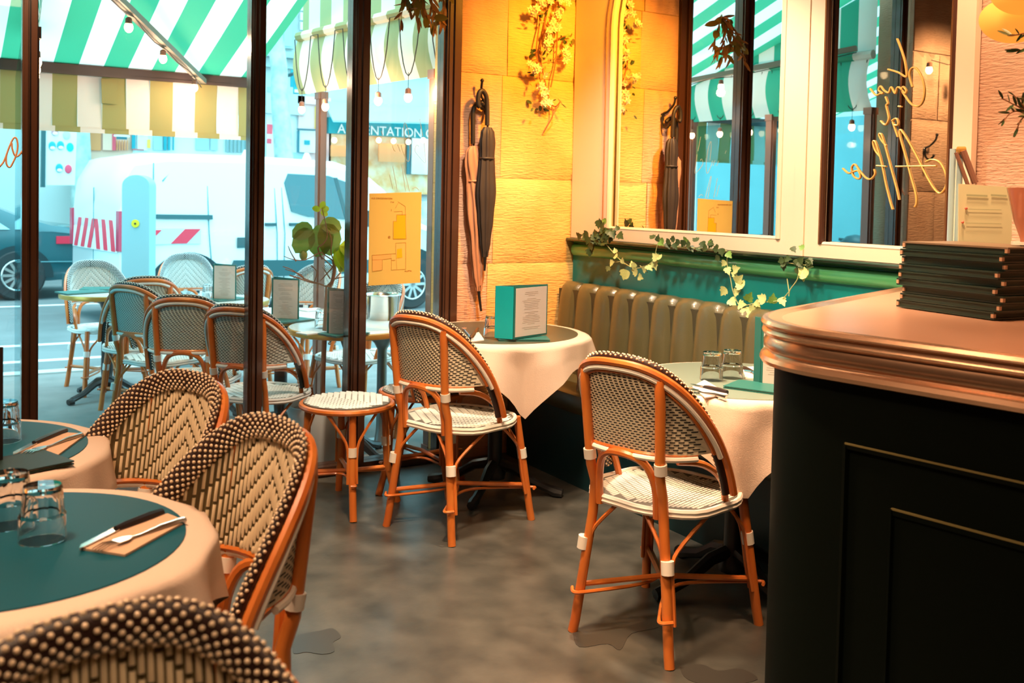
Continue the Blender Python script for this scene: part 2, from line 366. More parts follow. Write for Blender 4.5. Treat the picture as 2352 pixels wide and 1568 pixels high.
arch_frame('wall_mirror', 2.93, 4.59, 1.18, 2.98, 3.03, 4.245, 1.245, .3, 'arched wall mirror in cream frame nearest the stone corner, reflecting the white blossom', CREAMPAINT)
arch_frame('wall_mirror', 2.14, 2.925, 1.18, 2.98, 2.225, 2.80, 1.235, .02, 'cream framed mirror with black inner edge and gold handwriting on its glass', FRAMEDK)
wb(MB().box((XM-.036, 2.885, 1.18), (XM-.03, 2.94, 2.98)), 'joint_strip', CREAMPAINT, [o for o in C.objects if o.name.startswith('wall_mirror')][0], smooth=0)
GOLD = mat('gold_ink', (.85, .50, .14), .4, metal=.2)
def smoothpts(P, k=4):
    P = [Vector(p) for p in P]; out = []
    for i in range(len(P)-1):
        p0 = P[max(i-1, 0)]; p1 = P[i]; p2 = P[i+1]; p3 = P[min(i+2, len(P)-1)]
        for j in range(k):
            t = j/k; out.append(.5*((2*p1)+(p2-p0)*t+(2*p0-5*p1+4*p2-p3)*t*t+(3*p1-p0-3*p2+p3)*t**3))
    out.append(P[-1]); return out
script = [[(432,240),(455,300),(480,380),(492,465),(480,475),(440,450),(375,430)],
 [(527,540),(508,470),(520,425),(550,425),(585,480),(602,560),(590,630),(560,660),(520,645),(485,600),(462,560),(470,538),(488,560),(480,580),(450,545),(432,545),(420,580),(395,540),(380,575),(350,560),(330,535),(318,560),(345,580),(330,580),(300,590),(265,550)],
 [(360,600),(375,640),(365,655),(375,700),(380,740),(360,775),(330,750)], [(400,750),(425,735),(437,750),(437,775),(415,775),(405,755),(420,800),(437,850)],
 [(440,660),(460,662)],
 [(610,1005),(650,990),(700,1010),(735,1080),(738,1150),(705,1198),(670,1180),(620,1100),(560,980),(500,870),(455,805),(450,840),(480,950),(520,1100),(548,1200),(552,1260),(542,1285)],
 [(425,1033),(675,1030)], [(365,905),(335,870),(320,835),(335,835),(357,900),(395,1040),(430,1170),(445,1240)],
 [(325,970),(295,930),(283,882),(298,882),(325,965),(345,1050),(365,1150),(390,1250),(405,1300)], [(305,1028),(365,1033)],
 [(290,1050),(295,1080),(270,1110),(240,1105),(200,1060),(170,1020),(150,1040),(160,1090),(190,1110),(205,1095),(190,1060),(160,1065),(130,1075),(95,1045)]]
b = MB()
for st in script:
    P = [at(1900+x/2.703, y/2.703, X=XM-.005) for x, y in st]
    b.tube(smoothpts(P), .0035, 6)
tag(b.build('gold_lettering', GOLD), 'reversed gold handwriting on the black-edged mirror', 'lettering')
b = MB()
P = [at(x/6.27, 200+y/6.27, Y=YG+.04) for x, y in [(-40,1180),(0,1140),(60,1060),(130,870),(180,760),(215,725),(245,760),(255,860),(235,970),(190,1080),(140,1155),(95,1110),(90,1000),(120,900),(165,800),(175,880),(205,970),(245,1000),(300,950),(355,845)]]
b.tube(smoothpts(P), .004, 6); tag(b.build('gold_lettering', mat('salmon_ink', (.85, .45, .28), .5)), 'curly letter o painted on the far left window pane', 'lettering')
b = MB()
for st in [[(815,175),(870,490)],[(480,650),(500,740),(560,880),(600,945),(630,900),(640,700),(610,420),(545,240),(530,400),(550,650)],[(890,560),(910,800),(915,970),(770,820),(730,740),(760,650),(800,680)],[(270,1180),(330,1440)],[(330,1030),(410,1470)],[(490,1000),(560,1480)],[(510,1000),(635,1490)],[(320,650),(350,740),(380,760)],[(410,640),(440,700),(460,770)],[(120,400),(150,470)],[(690,1440),(740,1410),(800,1460)]]:
    b.tube(smoothpts([at(860+x/7.84, 250+y/7.84, Y=YG+.04) for x, y in st]), .0016, 5)
tag(b.build('thin_lettering', mat('pale_ink', (.62, .62, .5), .5)), 'thin scrawled writing on the window pane above the yellow notice', 'lettering')
# yellow planning notice on the pane
t = thing('notice', 'yellow notice with a floor plan taped to the window pane', 'notice', (2.07, YG+.03, 1.17))
A_ = [at(848, 444, Y=YG+.035), at(968, 441, Y=YG+.035), at(965, 649, Y=YG+.035), at(846, 656, Y=YG+.035)]
wb(MB().plate(A_, (0, -.001, 0)), 'sheet', mat('yellow_paper', (.98, .70, .22), .8, trans=.45), t, smooth=0)
INK = mat('orange_ink', (.50, .17, .02), .8); INKY = mat('yellow_ink', (.95, .50, .0), .8)
def npt(x, y, dy=.0015): return at(x, y, Y=YG+.034-dy)
def nline(b, P, wd=.0012):
    for p, q in zip(P, P[1:]): b.bar(npt(*p), npt(*q), wd, .0006, up=(0, 1, 0))
b = MB()
nline(b, [(914, 463), (931, 474), (931, 493), (933, 549), (903, 549), (903, 508), (911, 508), (911, 493), (933, 493)]); nline(b, [(905, 486), (924, 485), (924, 494)])
nline(b, [(909, 558), (932, 557), (932, 618), (899, 620), (899, 593), (878, 596), (878, 620), (855, 624), (855, 586), (909, 582), (909, 558)]); nline(b, [(855, 597), (878, 596)]); nline(b, [(909, 582), (912, 620)], .0006)
nline(b, [(915, 466), (908, 478)], .001); nline(b, [(899, 598), (908, 597)], .002)
wb(b, 'plan_lines', INK, t, smooth=0)
wb(MB().plate([npt(x, y, .0012) for x, y in ((911, 494), (932, 494), (932, 548), (904, 548), (904, 509), (911, 508))], (0, -.0003, 0)), 'plan_block', INKY, t, smooth=0)
wb(MB().plate([npt(x, y, .0012) for x, y in ((912, 572), (923, 570), (924, 591), (911, 593))], (0, -.0003, 0)), 'plan_block', INKY, t, smooth=0)
wb(MB().plate([npt(x, y, .0010) for x, y in ((856, 587), (899, 584), (899, 593), (878, 596), (877, 620), (856, 622))], (0, -.0003, 0)), 'plan_block', mat('pale_orange_ink', (.95, .48, .12), .8), t, smooth=0)
def text(s_, p, size, m, par, xdir, zdir, name='lettering', ext=.0004, align='LEFT'):
    c = bpy.data.curves.new(name, 'FONT'); c.body = s_; c.size = size; c.extrude = ext; c.align_x = align
    o = bpy.data.objects.new(name, c); C.objects.link(o); c.materials.append(m)
    x = Vector(xdir).normalized(); y = Vector(zdir).normalized(); z = x.cross(y)
    mm = Matrix.Identity(4); bpy.context.view_layer.update()
    me = bpy.data.meshes.new_from_object(o.evaluated_get(bpy.context.evaluated_depsgraph_get())); bpy.data.objects.remove(o); o = bpy.data.objects.new(name, me); C.objects.link(o)
    for i in range(3): mm[i][0] = x[i]; mm[i][1] = y[i]; mm[i][2] = z[i]; mm[i][3] = p[i]
    if par is not None: o.parent = par; o.matrix_parent_inverse = (Matrix.Translation(par.location) @ Matrix.Rotation(par.rotation_euler.z, 4, 'Z')).inverted()
    o.matrix_basis = mm; return o
text('VUE D\'INTERVENTION', npt(853, 457), .0115, INK, t, (1, 0, 0), (0, 0, 1)); text('7 W', npt(897, 466), .011, INK, t, (1, 0, 0), (0, 0, 1)); text('I', npt(898, 485), .016, INK, t, (1, 0, 0), (0, 0, 1))
text('ALUPTA', npt(929, 624), .011, INK, t, (1, 0, 0), (0, 0, 1)); text('@', npt(891, 546), .014, INK, t, (1, 0, 0), (0, 0, 1))
# leather banquette
bq = thing('banquette', 'long olive leather bench with channelled back under the mirrors', 'bench', (2.95, 3.3, 0))
def back_chan(y0, y1):
    b = MB(); n = 8
    prof = [(3.165, .40), (3.04, .40), (3.035, .52), (3.045, .70), (3.06, .86), (3.075, .905), (3.10, .928), (3.13, .925), (3.165, .90)]
    def fn(u, v):
        i = v*(len(prof)-1); k = min(int(i), len(prof)-2); t_ = i-k
        x = prof[k][0]*(1-t_)+prof[k+1][0]*t_; z = prof[k][1]*(1-t_)+prof[k+1][1]*t_
        bul = math.sin(PI*u)**.55; fall = 1 if 1 < i < 7 else .4
        zz = z+(.016*bul if i > 4 else 0); return (x-.030*bul*fall+.012, y0+u*(y1-y0), zz)
    b.grid(fn, 10, 24); return b
yy = YG-.03; wd_ = .16
while yy > 2.6:
    wb(back_chan(yy-wd_, yy), 'back_channel', LEATHER, bq, smooth=1.2); yy -= wd_
wb(MB().box((3.06, 2.47, .05), (3.165, YG-.03, .9)), 'back_support', mat('bench_core', (.06, .055, .03), .6), bq, smooth=0)
b = MB(); yspan(b, [(3.06, .36), (2.72, .36), (2.705, .38), (2.70, .42), (2.71, .45), (2.74, .463), (3.06, .455)], 2.47, YG-.03); wb(b, 'seat', LEATHER, bq)
b = MB(); b.box((2.74, 2.47, 0), (3.06, YG-.03, .36)); b.box((2.735, 2.47, .33), (2.74, YG-.03, .36)); wb(b, 'base', mat('bench_base', (.006, .03, .035), .35), bq, smooth=0)
# ---------------------------------------------------------------- chair
AW, ADEP, AH, AL, SZ = .234, .223, .445, .057, .455
def sY(x, z):
    s_ = max(0, 1-min(1, abs(x)/AW)**3.1)**.5; return -ADEP*s_**1.24-AL*(z-SZ)/AH
def nrm(x, z):
    x = max(-.225, min(.225, x)); fx = (sY(x+.002, z)-sY(x-.002, z))/.004; fx = max(-4, min(4, fx)); fz = -AL/AH
    return Vector((-fx, 1, -fz)).normalized()
def AP(t):
    s_ = max(0, math.sin(t)); c_ = math.cos(t); x = AW*math.copysign(abs(c_)**.645, c_); return Vector((x, -ADEP*s_**1.24-AL*s_**.705, SZ+AH*s_**.705))
ts = [PI*(.5-.5*math.cos(PI*k/44)) for k in range(45)]
def _resample():
    K = 3000; P = [AP(.03+(PI-.06)*k/K) for k in range(K+1)]; L = [0]
    for p, q in zip(P, P[1:]): L.append(L[-1]+(q-p).length)
    out = []; j = 0
    for i in range(61):
        tg = L[-1]*i/60
        while j < K and L[j] < tg: j += 1
        out.append(.03+(PI-.06)*j/K)
    return out
ts = _resample()
def aframe(t):
    p = AP(t); T = (AP(min(PI-.002, t+.03))-AP(max(.002, t-.03))).normalized()
    Fd = nrm(p.x, p.z); Fd = (Fd-T*Fd.dot(T)).normalized(); O = Fd.cross(T).normalized()
    if O.dot(p-Vector((0, -.15, .6))) < 0: O = -O
    return p, T, Fd, O
def xmax(z):
    q = min(1, max(0, (z-SZ)/AH))**1.418; return AW*math.sqrt(max(0, 1-q*q))**.645
def seat_out(a, k=1.0):
    c, s_ = math.cos(a), math.sin(a); n = 2.7; r = (abs(c/.222)**n+abs(s_/.212)**n)**(-1/n); return (r*c*k, r*s_*k)
def make_seat_strands(b, inside, R, z, dome, step=.0125, wd=.0088, ln=.036):
    n = int(R/step)+1
    for i in range(-n, n+1):
        x = i*step; off = (abs(i)*.009) % (ln+.004); y = -R-ln+off
        while y < R+ln:
            ya, yb = y, y+ln
            if inside(x, ya) and inside(x, yb):
                za = z+dome(x, (ya+yb)/2)
                b.add([(x-wd/2, ya, za-.001), (x+wd/2, ya, za-.001), (x, ya+.003, za+.0022), (x-wd/2, yb, za-.001), (x+wd/2, yb, za-.001), (x, yb-.003, za+.0022)],
                      [(0, 1, 2), (0, 2, 5, 3), (1, 4, 5, 2), (3, 5, 4)])
            y += ln+.004
def make_chair(label, outdoor=False):
    rt = thing('bistro_chair', label, 'chair')
    cr, bd, dk, dt = (CREAM, BINDING, DARKCANE, DOT) if not outdoor else OUT4
    wbs, wbk, ss = (WEAVEBASE, WEAVEBACK, SEATSTRAND) if not outdoor else OUT3
    # braided rim
    b = MB(); n = 12; fr = [aframe(t) for t in ts]; vs = []
    for p, T, Fd, O in fr:
        for k in range(n): a = 2*PI*k/n; vs.append(p+Fd*(.012*math.cos(a)+.004)+O*(.026*math.sin(a)+.004))
    fs = [(i*n+k, i*n+(k+1) % n, (i+1)*n+(k+1) % n, (i+1)*n+k) for i in range(len(fr)-1) for k in range(n)]
    fs += [tuple(range(n)), tuple((len(fr)-1)*n+k for k in range(n-1, -1, -1))]
    b.add(vs, fs); rim = b.build('braided_rim', dk, rt)
    # dots
    b = MB(); L = 0; prev = AP(.03); t = .03; nxt = 0; row = 0; dots = []
    K = 1500; acc = 0
    for k in range(K):
        t = .03+(PI-.06)*k/K; p = AP(t); acc += (p-prev).length; prev = p
        if acc >= .0082: acc = 0; dots.append(t)
    angs = [-1.25, -.85, -.5, -.18, .14, .48, .85, 1.3, 1.75, 2.2]
    for i, t in enumerate(dots):
        p, T, Fd, O = aframe(t)
        for j, a in enumerate(angs):
            if (i+j) % 2: continue
            # a: 0 = straight front, positive = outer edge
            c_ = p+Fd*(.012*math.cos(a)+.004)+O*(.026*math.sin(a)+.004)
            N_ = (Fd*math.cos(a)*.026+O*math.sin(a)*.012).normalized(); B_ = N_.cross(T).normalized()
            r1 = .0040
            ring = [c_+T*(r1*math.cos(q*PI/3))+B_*(r1*math.sin(q*PI/3))-N_*.0005 for q in range(6)]
            ring2 = [c_+T*(.7*r1*math.cos(q*PI/3))+B_*(.7*r1*math.sin(q*PI/3))+N_*.0022 for q in range(6)]
            b.add(ring+ring2+[c_+N_*.0032], [(q, (q+1) % 6, 6+(q+1) % 6, 6+q) for q in range(6)]+[(6+q, 6+(q+1) % 6, 12) for q in range(6)])
    b.build('rim_dots', dt, rim, kind='stuff', smooth=3)
    # back tubes
    b = MB().tube([p-Fd*.017+O*.006 for p, T, Fd, O in fr], .0125, 8); b.build('back_arch', RATTAN, rt)
    b = MB().tube([p-Fd*.019-O*.013 for p, T, Fd, O in fr if p.z > .62], .0085, 8)
    zr = .625; rail = []
    for k in range(21):
        x = -.205+.41*k/20; rail.append((x, sY(x, zr)-.012, zr-.006))
    b.tube(rail, .0085, 8); b.build('cream_edge', bd, rt)
    b = MB().tube([p-Fd*.012-O*.024 for p, T, Fd, O in fr if p.z > .63], .006, 6)
    b.tube([(x*.98, y+.006, z+.012) for x, y, z in rail], .007, 6); b.build('back_inner_edge', RATTAN, rt)
    # panel
    b = MB()
    def pf(u, v):
        z = .632+v*(SZ+AH-.632-.004); x = (2*u-1)*xmax(z)*.995; return (x, sY(x, z)-.003, z)
    b.grid(pf, 24, 16, 0)
    def pb(u, v): x, y, z = pf(u, v); nn = nrm(x, z); return (x-nn.x*.003, y-.004, z)
    b.grid(lambda u, v: pb(1-u, v), 24, 16, 1)
    pan = b.build('woven_back', [wbs, wbk], rt)
    # front sticks (chevron)
    b = MB(); st, ln, gp = .0102, .043, .0065
    n = 22
    for i in range(-n, n+1):
        x0 = i*st; off = (-abs(i)*.0118) % (ln+gp); z = .60+off-ln
        while z < .9:
            za, zb = max(z, .636), z+ln
            lim = SZ+AH*max(0, 1-(min(1, abs(x0)/AW))**3.1)**.3525-.012
            zb = min(zb, lim)
            if zb-za > .008:
                pts = []
                for zz, f in ((za, 0), ((za*3+zb)/4, 1), ((za+3*zb)/4, 1), (zb, 0)):
                    nn = nrm(x0, zz); tx = Vector((nn.y, -nn.x, 0)).normalized(); p = Vector((x0, sY(x0, zz), zz))
                    pts += [p-tx*.0037-nn*.001, p+nn*(.0046 if f else .0008), p+tx*.0037-nn*.001]
                b.add(pts, [(j*3+k, j*3+k+1, j*3+k+4, j*3+k+3) for j in range(3) for k in range(2)])
            z += ln+gp
    b.build('front_strands', cr, pan, kind='stuff', smooth=3)
    # back slots
    b = MB(); rw = 0; z = .642
    while z < .875:
        mx = xmax(z)-.012; x = -mx+(.0095 if rw % 2 else 0)
        while x < mx-.01:
            xs = (x, x+.0115); q = []
            for xx in xs:
                nn = nrm(xx, z); p = Vector((xx, sY(xx, z)-.003, z))-nn*.0052; q.append(p)
            b.add([q[0]-Vector((0, 0, .0017)), q[1]-Vector((0, 0, .0017)), q[1]+Vector((0, 0, .0017)), q[0]+Vector((0, 0, .0017))], [(0, 3, 2, 1)])
            x += .019
        z += .0078; rw += 1
    b.build('back_slots', SLOT, pan, kind='stuff', smooth=0)
    # seat
    b = MB(); N = 40; top = [(*seat_out(2*PI*k/N, .98), SZ) for k in range(N)]; mid = [(*seat_out(2*PI*k/N, .6), SZ+.004) for k in range(N)]; bot = [(*seat_out(2*PI*k/N, .98), SZ-.022) for k in range(N)]
    vs = top+mid+bot+[(0, 0, SZ+.005), (0, 0, SZ-.022)]
    fs = [(k, (k+1) % N, N+(k+1) % N, N+k) for k in range(N)]+[(N+k, N+(k+1) % N, 3*N) for k in range(N)]+[((k+1) % N, k, 2*N+k, 2*N+(k+1) % N) for k in range(N)]+[(2*N+(k+1) % N, 2*N+k, 3*N+1) for k in range(N)]
    b.add(vs, fs); seat = b.build('seat', SEATBASE, rt)
    b = MB(); make_seat_strands(b, lambda x, y: abs(x/.212)**2.7+abs(y/.203)**2.7 < 1, .21, SZ+.003, lambda x, y: .003*(1-min(1, math.hypot(x, y)/.2)))
    b.build('seat_strands', ss, seat, kind='stuff', smooth=0)
    b = MB()
    for z in (SZ-.014, SZ-.001): b.tube([(*seat_out(2*PI*k/N, 1.03+.018*math.sin(8*PI*k/N*2)), z) for k in range(N)], .0085, 6, closed=True)
    b.build('seat_edge', bd, rt)
    # legs
    for s_ in (-1, 1):
        P = [(s_*.185, -.24, 0), (s_*.178, -.236, .04), (s_*.135, -.212, .40), (s_*.128, -.214, .5)]+[(s_*(.128+.012*k/5), sY(.128+.012*k/5, .5+.29*k/5)-.022, .5+.29*k/5) for k in range(1, 6)]
        P += [(s_*.14, sY(.14, .83)-.022, .83), (s_*.14, sY(.14, .862)-.016, .862)]
        lg = MB().tube(P, .0165, 10).build('leg', RATTAN, rt)
        MB().tube([(s_*.1615, -.2265, .275), (s_*.157, -.224, .315)], .0205, 10).build('binding', bd, lg)
        MB().tube([(s_*.133, sY(.133, .585)-.02, .575), (s_*.134, sY(.133, .61)-.022, .607)], .0205, 10).build('binding', bd, lg)
        P = [(s_*.225, .235, 0), (s_*.219, .228, .05), (s_*.182, .172, .455)]
        lg = MB().tube(P, .0165, 10).build('leg', RATTAN, rt)
        MB().tube([(s_*.1985, .1973, .275), (s_*.1950, .192, .315)], .0205, 10).build('binding', bd, lg)
    # braces
    b = MB()
    for s_ in (-1, 1):
        for (fx, fy, tx, ty, q) in ((s_*.158, -.226, s_*.205, -.06, 1), (s_*.158, -.226, s_*.05, -.195, 1), (s_*.197, .195, s_*.205, .04, 1), (s_*.197, .195, s_*.07, .195, 1)):
            d = Vector((tx-fx, ty-fy, 0)).normalized()*.021
            ex = (s_*.178 if fy < 0 else s_*.217); ey = (-.237 if fy < 0 else .22)
            b.tube(smoothpts([(ex+d.x, ey+d.y, .12), ((ex+fx)/2+d.x, (ey+fy)/2+d.y, .2), (fx+d.x, fy+d.y, .30), (fx+(tx-fx)*.35, fy+(ty-fy)*.35, .355), (tx, ty, .437)], 3), .0065, 6)
    b.build('braces', RATTAN, rt)
    b = MB(); z = .155
    b.tube([(-.172, -.232, z), (0, 0, z+.012), (.212, .218, z)], .0095, 8); b.tube([(.172, -.232, z), (0, 0, z-.008), (-.212, .218, z)], .0095, 8)
    for s_ in (-1, 1):
        b.tube(smoothpts([(s_*.192, -.238, z-.014), (s_*.165, -.262, z-.016), (s_*.135, -.225, z-.016), (s_*.05, -.06, z-.014), (s_*.055, .06, z-.014), (s_*.185, .215, z-.016), (s_*.225, .252, z-.016), (s_*.242, .225, z-.014)], 4), .006, 6)
    b.build('stretcher', RATTAN, rt)
    b = MB().tube(smoothpts([(-.108, -.212, .43), (-.105, -.222, .53), (-.075, -.243, .60), (0, -.262, .622), (.075, -.243, .60), (.105, -.222, .53), (.108, -.212, .43)], 4), .0125, 8)
    b.build('back_loop', RATTAN, rt)
    for s_ in (-1, 1): MB().tube(smoothpts([(s_*.205, .03, .44), (s_*.208, -.005, .53), (s_*.19, -.09, .59), (s_*.15, -.17, .605)], 4), .0115, 8).build('arm_loop', RATTAN, rt)
    return rt
OUT4 = (mat('white_cane', (.80, .83, .80), .5), mat('white_binding', (.85, .87, .86), .5), mat('green_black_cane', (.012, .03, .035), .4), mat('white_dot', (.75, .8, .78), .4))
OUT3 = (mat('grey_weave_base', (.36, .40, .38), .6), mat('white_weave_back', (.66, .72, .66), .5), mat('white_seat_strand', (.82, .86, .84), .45))
INC = make_chair('rattan chair in the centre of the floor, with its cane back turned to the camera', False)
INS = snapshot(INC)
def heading(fx, fy): return math.atan2(fy, fx)-PI/2
def place(loc, ang, label, group=None, proto=None, first=False):
    global INC
    pr, sn = (INC, INS) if proto is None else proto
    if first: pr.location = loc; pr.rotation_euler.z = math.radians(ang)-PI/2; pr['label'] = label; pr['group'] = group; return pr
    return dup(pr, sn, loc, math.radians(ang)-PI/2, label, group)
GI = 'cane bistro chairs inside the dining room'
place((2.10, 2.483, 0), 17, 'cane bistro chair nearest the bar, its back to the camera, beside sage table', GI, first=True)
place((1.985, 3.715, 0), 21, 'cane bistro chair in front of the table with the standing teal menu', GI)
place((.377, 1.942, 0), 194.4, 'cane chair turned to the camera beside the near left table with two tumblers', GI)
place((.357, 2.50, 0), 205, 'cane chair turned to the camera beside the farther left table by the window', GI)
place((.202, .893, 0), -83, 'cane chair cut off by the bottom edge, only its dotted top rim showing', GI)
place((-.42, 3.42, 0), -62, 'cane chair mostly hidden at the far left edge behind the black menu board', GI)
OC = make_chair('outdoor', True); OS_ = snapshot(OC); OP = (OC, OS_)
GO = 'white and green cane chairs on the street terrace'
def oplace(px, py, ang, label, first=False, zt=.815):
    top = at(px, py, Z=zt); a = math.radians(ang); f = Vector((math.cos(a), math.sin(a), 0)); p = top+f*.305
    return place((p.x, p.y, ZS), ang, label, GO, OP, first)
place((1.50, 4.935, ZS), 45, 'terrace cane chair right behind the window, split by the middle black mullion', GO, OP, True)
place((1.30, 5.50, ZS), 62, 'terrace cane chair seen from behind, just left of the middle black mullion', GO, OP)
place((1.273, 6.20, ZS), 32, 'terrace cane chair with sloping rim overlapping the left one', GO, OP)
place((1.242, 6.72, ZS), 86, 'terrace cane chair seen square from behind, with its back to the window', GO, OP)
place((1.168, 7.72, ZS), -78, 'white terrace chair facing the window at far left, behind the round table', GO, OP)
place((1.93, 8.40, ZS), -96, 'white terrace chair facing the window in front of the van wheel', GO, OP)
oplace(585, 622, 102, 'terrace cane chair with orange rim half hidden by the middle mullion, near the van')
oplace(748, 618, 215, 'white terrace chair behind the potted lemon tree')
oplace(900, 653, 200, 'white terrace chair behind the steel wine bucket')
place((2.74, 5.27, ZS), 205, 'terrace chair with dark dotted rim at the right edge of the glass', GO, OP)
# ---------------------------------------------------------------- stools
def make_stool(label, loc, rz):
    rt = thing('cane_stool', label, 'stool', loc, rz, 'round cane stools by the window'); R = .195; N = 36; z = .475
    b = MB().lathe([(R*.99, z-.02), (R*.99, z), (R*.6, z+.004), (0, z+.006)], n=N); seat = b.build('seat', SEATBASE, rt)
    b = MB(); make_seat_strands(b, lambda x, y: math.hypot(x, y) < R*.985, R, z+.003, lambda x, y: .003*(1-min(1, math.hypot(x, y)/R)), ln=.03)
    b.build('seat_strands', OUT3[2], seat, kind='stuff', smooth=0)
    b = MB()
    b.tube([((R+.006)*math.cos(2*PI*k/N), (R+.006)*math.sin(2*PI*k/N), z-.016) for k in range(N)], .013, 8, closed=True)
    b.build('rim', RATTAN, rt)
    for k in range(4):
        a = PI/4+k*PI/2; c, s_ = math.cos(a), math.sin(a)
        lg = MB().tube([(.235*c, .235*s_, 0), (.185*c, .185*s_, .18), (.170*c, .170*s_, z-.02)], .0165, 10).build('leg', RATTAN, rt)
        MB().tube([(.180*c, .180*s_, .265), (.177*c, .177*s_, .305)], .0215, 10).build('binding', BINDING, lg)
    b = MB()
    for k in range(4):
        a = PI/4+k*PI/2; c, s_ = math.cos(a), math.sin(a)
        for q in (-1, 1):
            tx, ty = (-s_*q, c*q); e = a+q*.62
            b.tube(smoothpts([(.19*c+tx*.02, .19*s_+ty*.02, .15), (.183*c+tx*.021, .183*s_+ty*.021, .30), (.18*math.cos(a+q*.3), .18*math.sin(a+q*.3), .37), (.19*math.cos(e), .19*math.sin(e), z-.022)], 3), .0065, 6)
    b.build('braces', RATTAN, rt)
    b = MB(); q = .19*math.sqrt(.5)
    b.tube([(q, q, .165), (0, 0, .178), (-q, -q, .165)], .0095, 8); b.tube([(q, -q, .165), (0, 0, .158), (-q, q, .165)], .0095, 8)
    for s_ in (-1, 1): b.tube(smoothpts([(s_*.165, -.15, .15), (s_*.15, -.165, .15), (s_*.12, -.11, .15), (s_*.03, 0, .15), (s_*.12, .11, .15), (s_*.15, .165, .15), (s_*.165, .15, .15)], 4), .006, 6)
    b.build('stretcher', RATTAN, rt)
    return rt
make_stool('round white woven stool with orange rim, alone by the window glass', (1.645, 4.14, 0), .55)
make_stool('round woven stool tucked behind the chair by the window table', (2.07, 4.24, 0), .9)
# ---------------------------------------------------------------- tables
def pedestal(b, c, h, ang0, reach=.33, col=.034):
    b.lathe([(.05, .06), (.055, .09), (.035, .13), (col, .2), (col*.9, h-.1), (.05, h-.06), (.09, h-.03), (.09, h-.01)], c, 16)
def foot(b, a, reach, c=(0, 0, 0)):
    P = [(.03, .13), (.10, .115), (.19, .06), (.27, .035), (reach, .026), (reach+.035, .022)]
    b.tube([(r*math.cos(a), r*math.sin(a), z) for r, z in P], [.026, .024, .021, .021, .026, .02], 8)
def table(name, label, c, R, z, matm, matr, crn, s, cloth_label, mat_label, ang0, seed, clothm=CLOTH, group=None, wv=1):
    t = thing(name, label, 'table', (c[0], c[1], 0), 0, group)
    MB().lathe([(R-.01, z-.03), (R, z-.026), (R, z-.012), (R-.004, z-.008)], n=48).build('tabletop', IRON, t)
    b = MB(); pedestal(b, (0, 0, 0), z-.02, ang0); b.build('column', IRON, t)
    for k in range(4): bb = MB(); foot(bb, ang0+k*PI/2, .30); bb.build('foot', IRON, t)
    b = MB(); rnd = random.Random(seed); N = 96; NR = 16; ph = [rnd.uniform(0, 6.28) for _ in range(4)]
    Rr = R+.004
    vs = [(c[0], c[1], z)]; rings = 1
    vs += [(c[0]+Rr*.97*math.cos(2*PI*k/N), c[1]+Rr*.97*math.sin(2*PI*k/N), z) for k in range(N)]
    for j in range(1, NR+1):
        for k in range(N):
            a = 2*PI*k/N; th = (a-crn) % (PI/2); th = min(th, PI/2-th)  # angle from nearest corner
            ext = s/max(math.cos(PI/4-th), .5) if th < PI/4 else s
            ext = s/math.cos(PI/4-th)
            drop = (ext-R)*j/NR; arc = .018
            w_ = min(1, drop/.09)
            r_ = Rr*.985+arc*min(1, drop/arc*1.0) + w_*wv*(.012*math.sin(8*a+ph[0])+.008*math.sin(13*a+ph[1])) + .10*drop - .22*drop*max(0, 1-th/.35) + .35*drop*math.exp(-((th-.42)/.14)**2)*.35
            zz = z-max(0, drop-arc*.4)-.002
            if drop < arc: zz = z-.002-.3*drop
            vs.append((c[0]+r_*math.cos(a), c[1]+r_*math.sin(a), zz))
    fs = [(0, 1+k, 1+(k+1) % N) for k in range(N)]
    for j in range(NR):
        for k in range(N): fs.append((1+j*N+k, 1+(j+1)*N+k, 1+(j+1)*N+(k+1) % N, 1+j*N+(k+1) % N))
    b.add(vs, fs); tag(b.build('tablecloth', clothm, smooth=3), cloth_label, 'tablecloth')
    tag(MB().lathe([(matr, 0), (matr, .0025), (matr-.002, .003), (0, .003)], (c[0], c[1], z), 64).build('table_mat', matm), mat_label, 'table mat')
    return t
TZ = .757
def cang(c, px, py, zz):
    p = at(px, py, Z=zz); return math.atan2(p.y-c[1], p.x-c[0])
cL1, cL2, cM, cR = (.129, 1.963), (.05, 2.725), (2.355, 4.035), (2.54, 2.62)
table('round_table', 'round table at near left with two upturned tumblers', cL1, .352, TZ, MAT_G, .312, .2, .46, 'peach linen cloth over the near left table', 'dark teal round mat on the near left table', .4, 1, wv=1.6)
table('round_table', 'round table at far left by the window pane', cL2, .36, TZ, MAT_G, .322, .3, .46, 'peach linen cloth over the farther left table', 'dark teal round mat on the farther left table', .7, 2, wv=1.6)
table('round_table', 'round table in the corner beneath the umbrellas', cM, .425, TZ, MAT_O, .382, cang(cM, 1255, 985, .45), .545, 'cream linen cloth with a hanging corner, under the standing teal menu', 'olive brown round mat under the standing teal menu', math.radians(-48), 3)
table('round_table', 'round table between the bar and the banquette', cR, .39, TZ, MAT_S, .365, cang(cR, 1705, 1140, .42), .52, 'cream linen cloth on the table beside the bar', 'pale sage round mat on the table beside the bar', math.radians(175), 4)
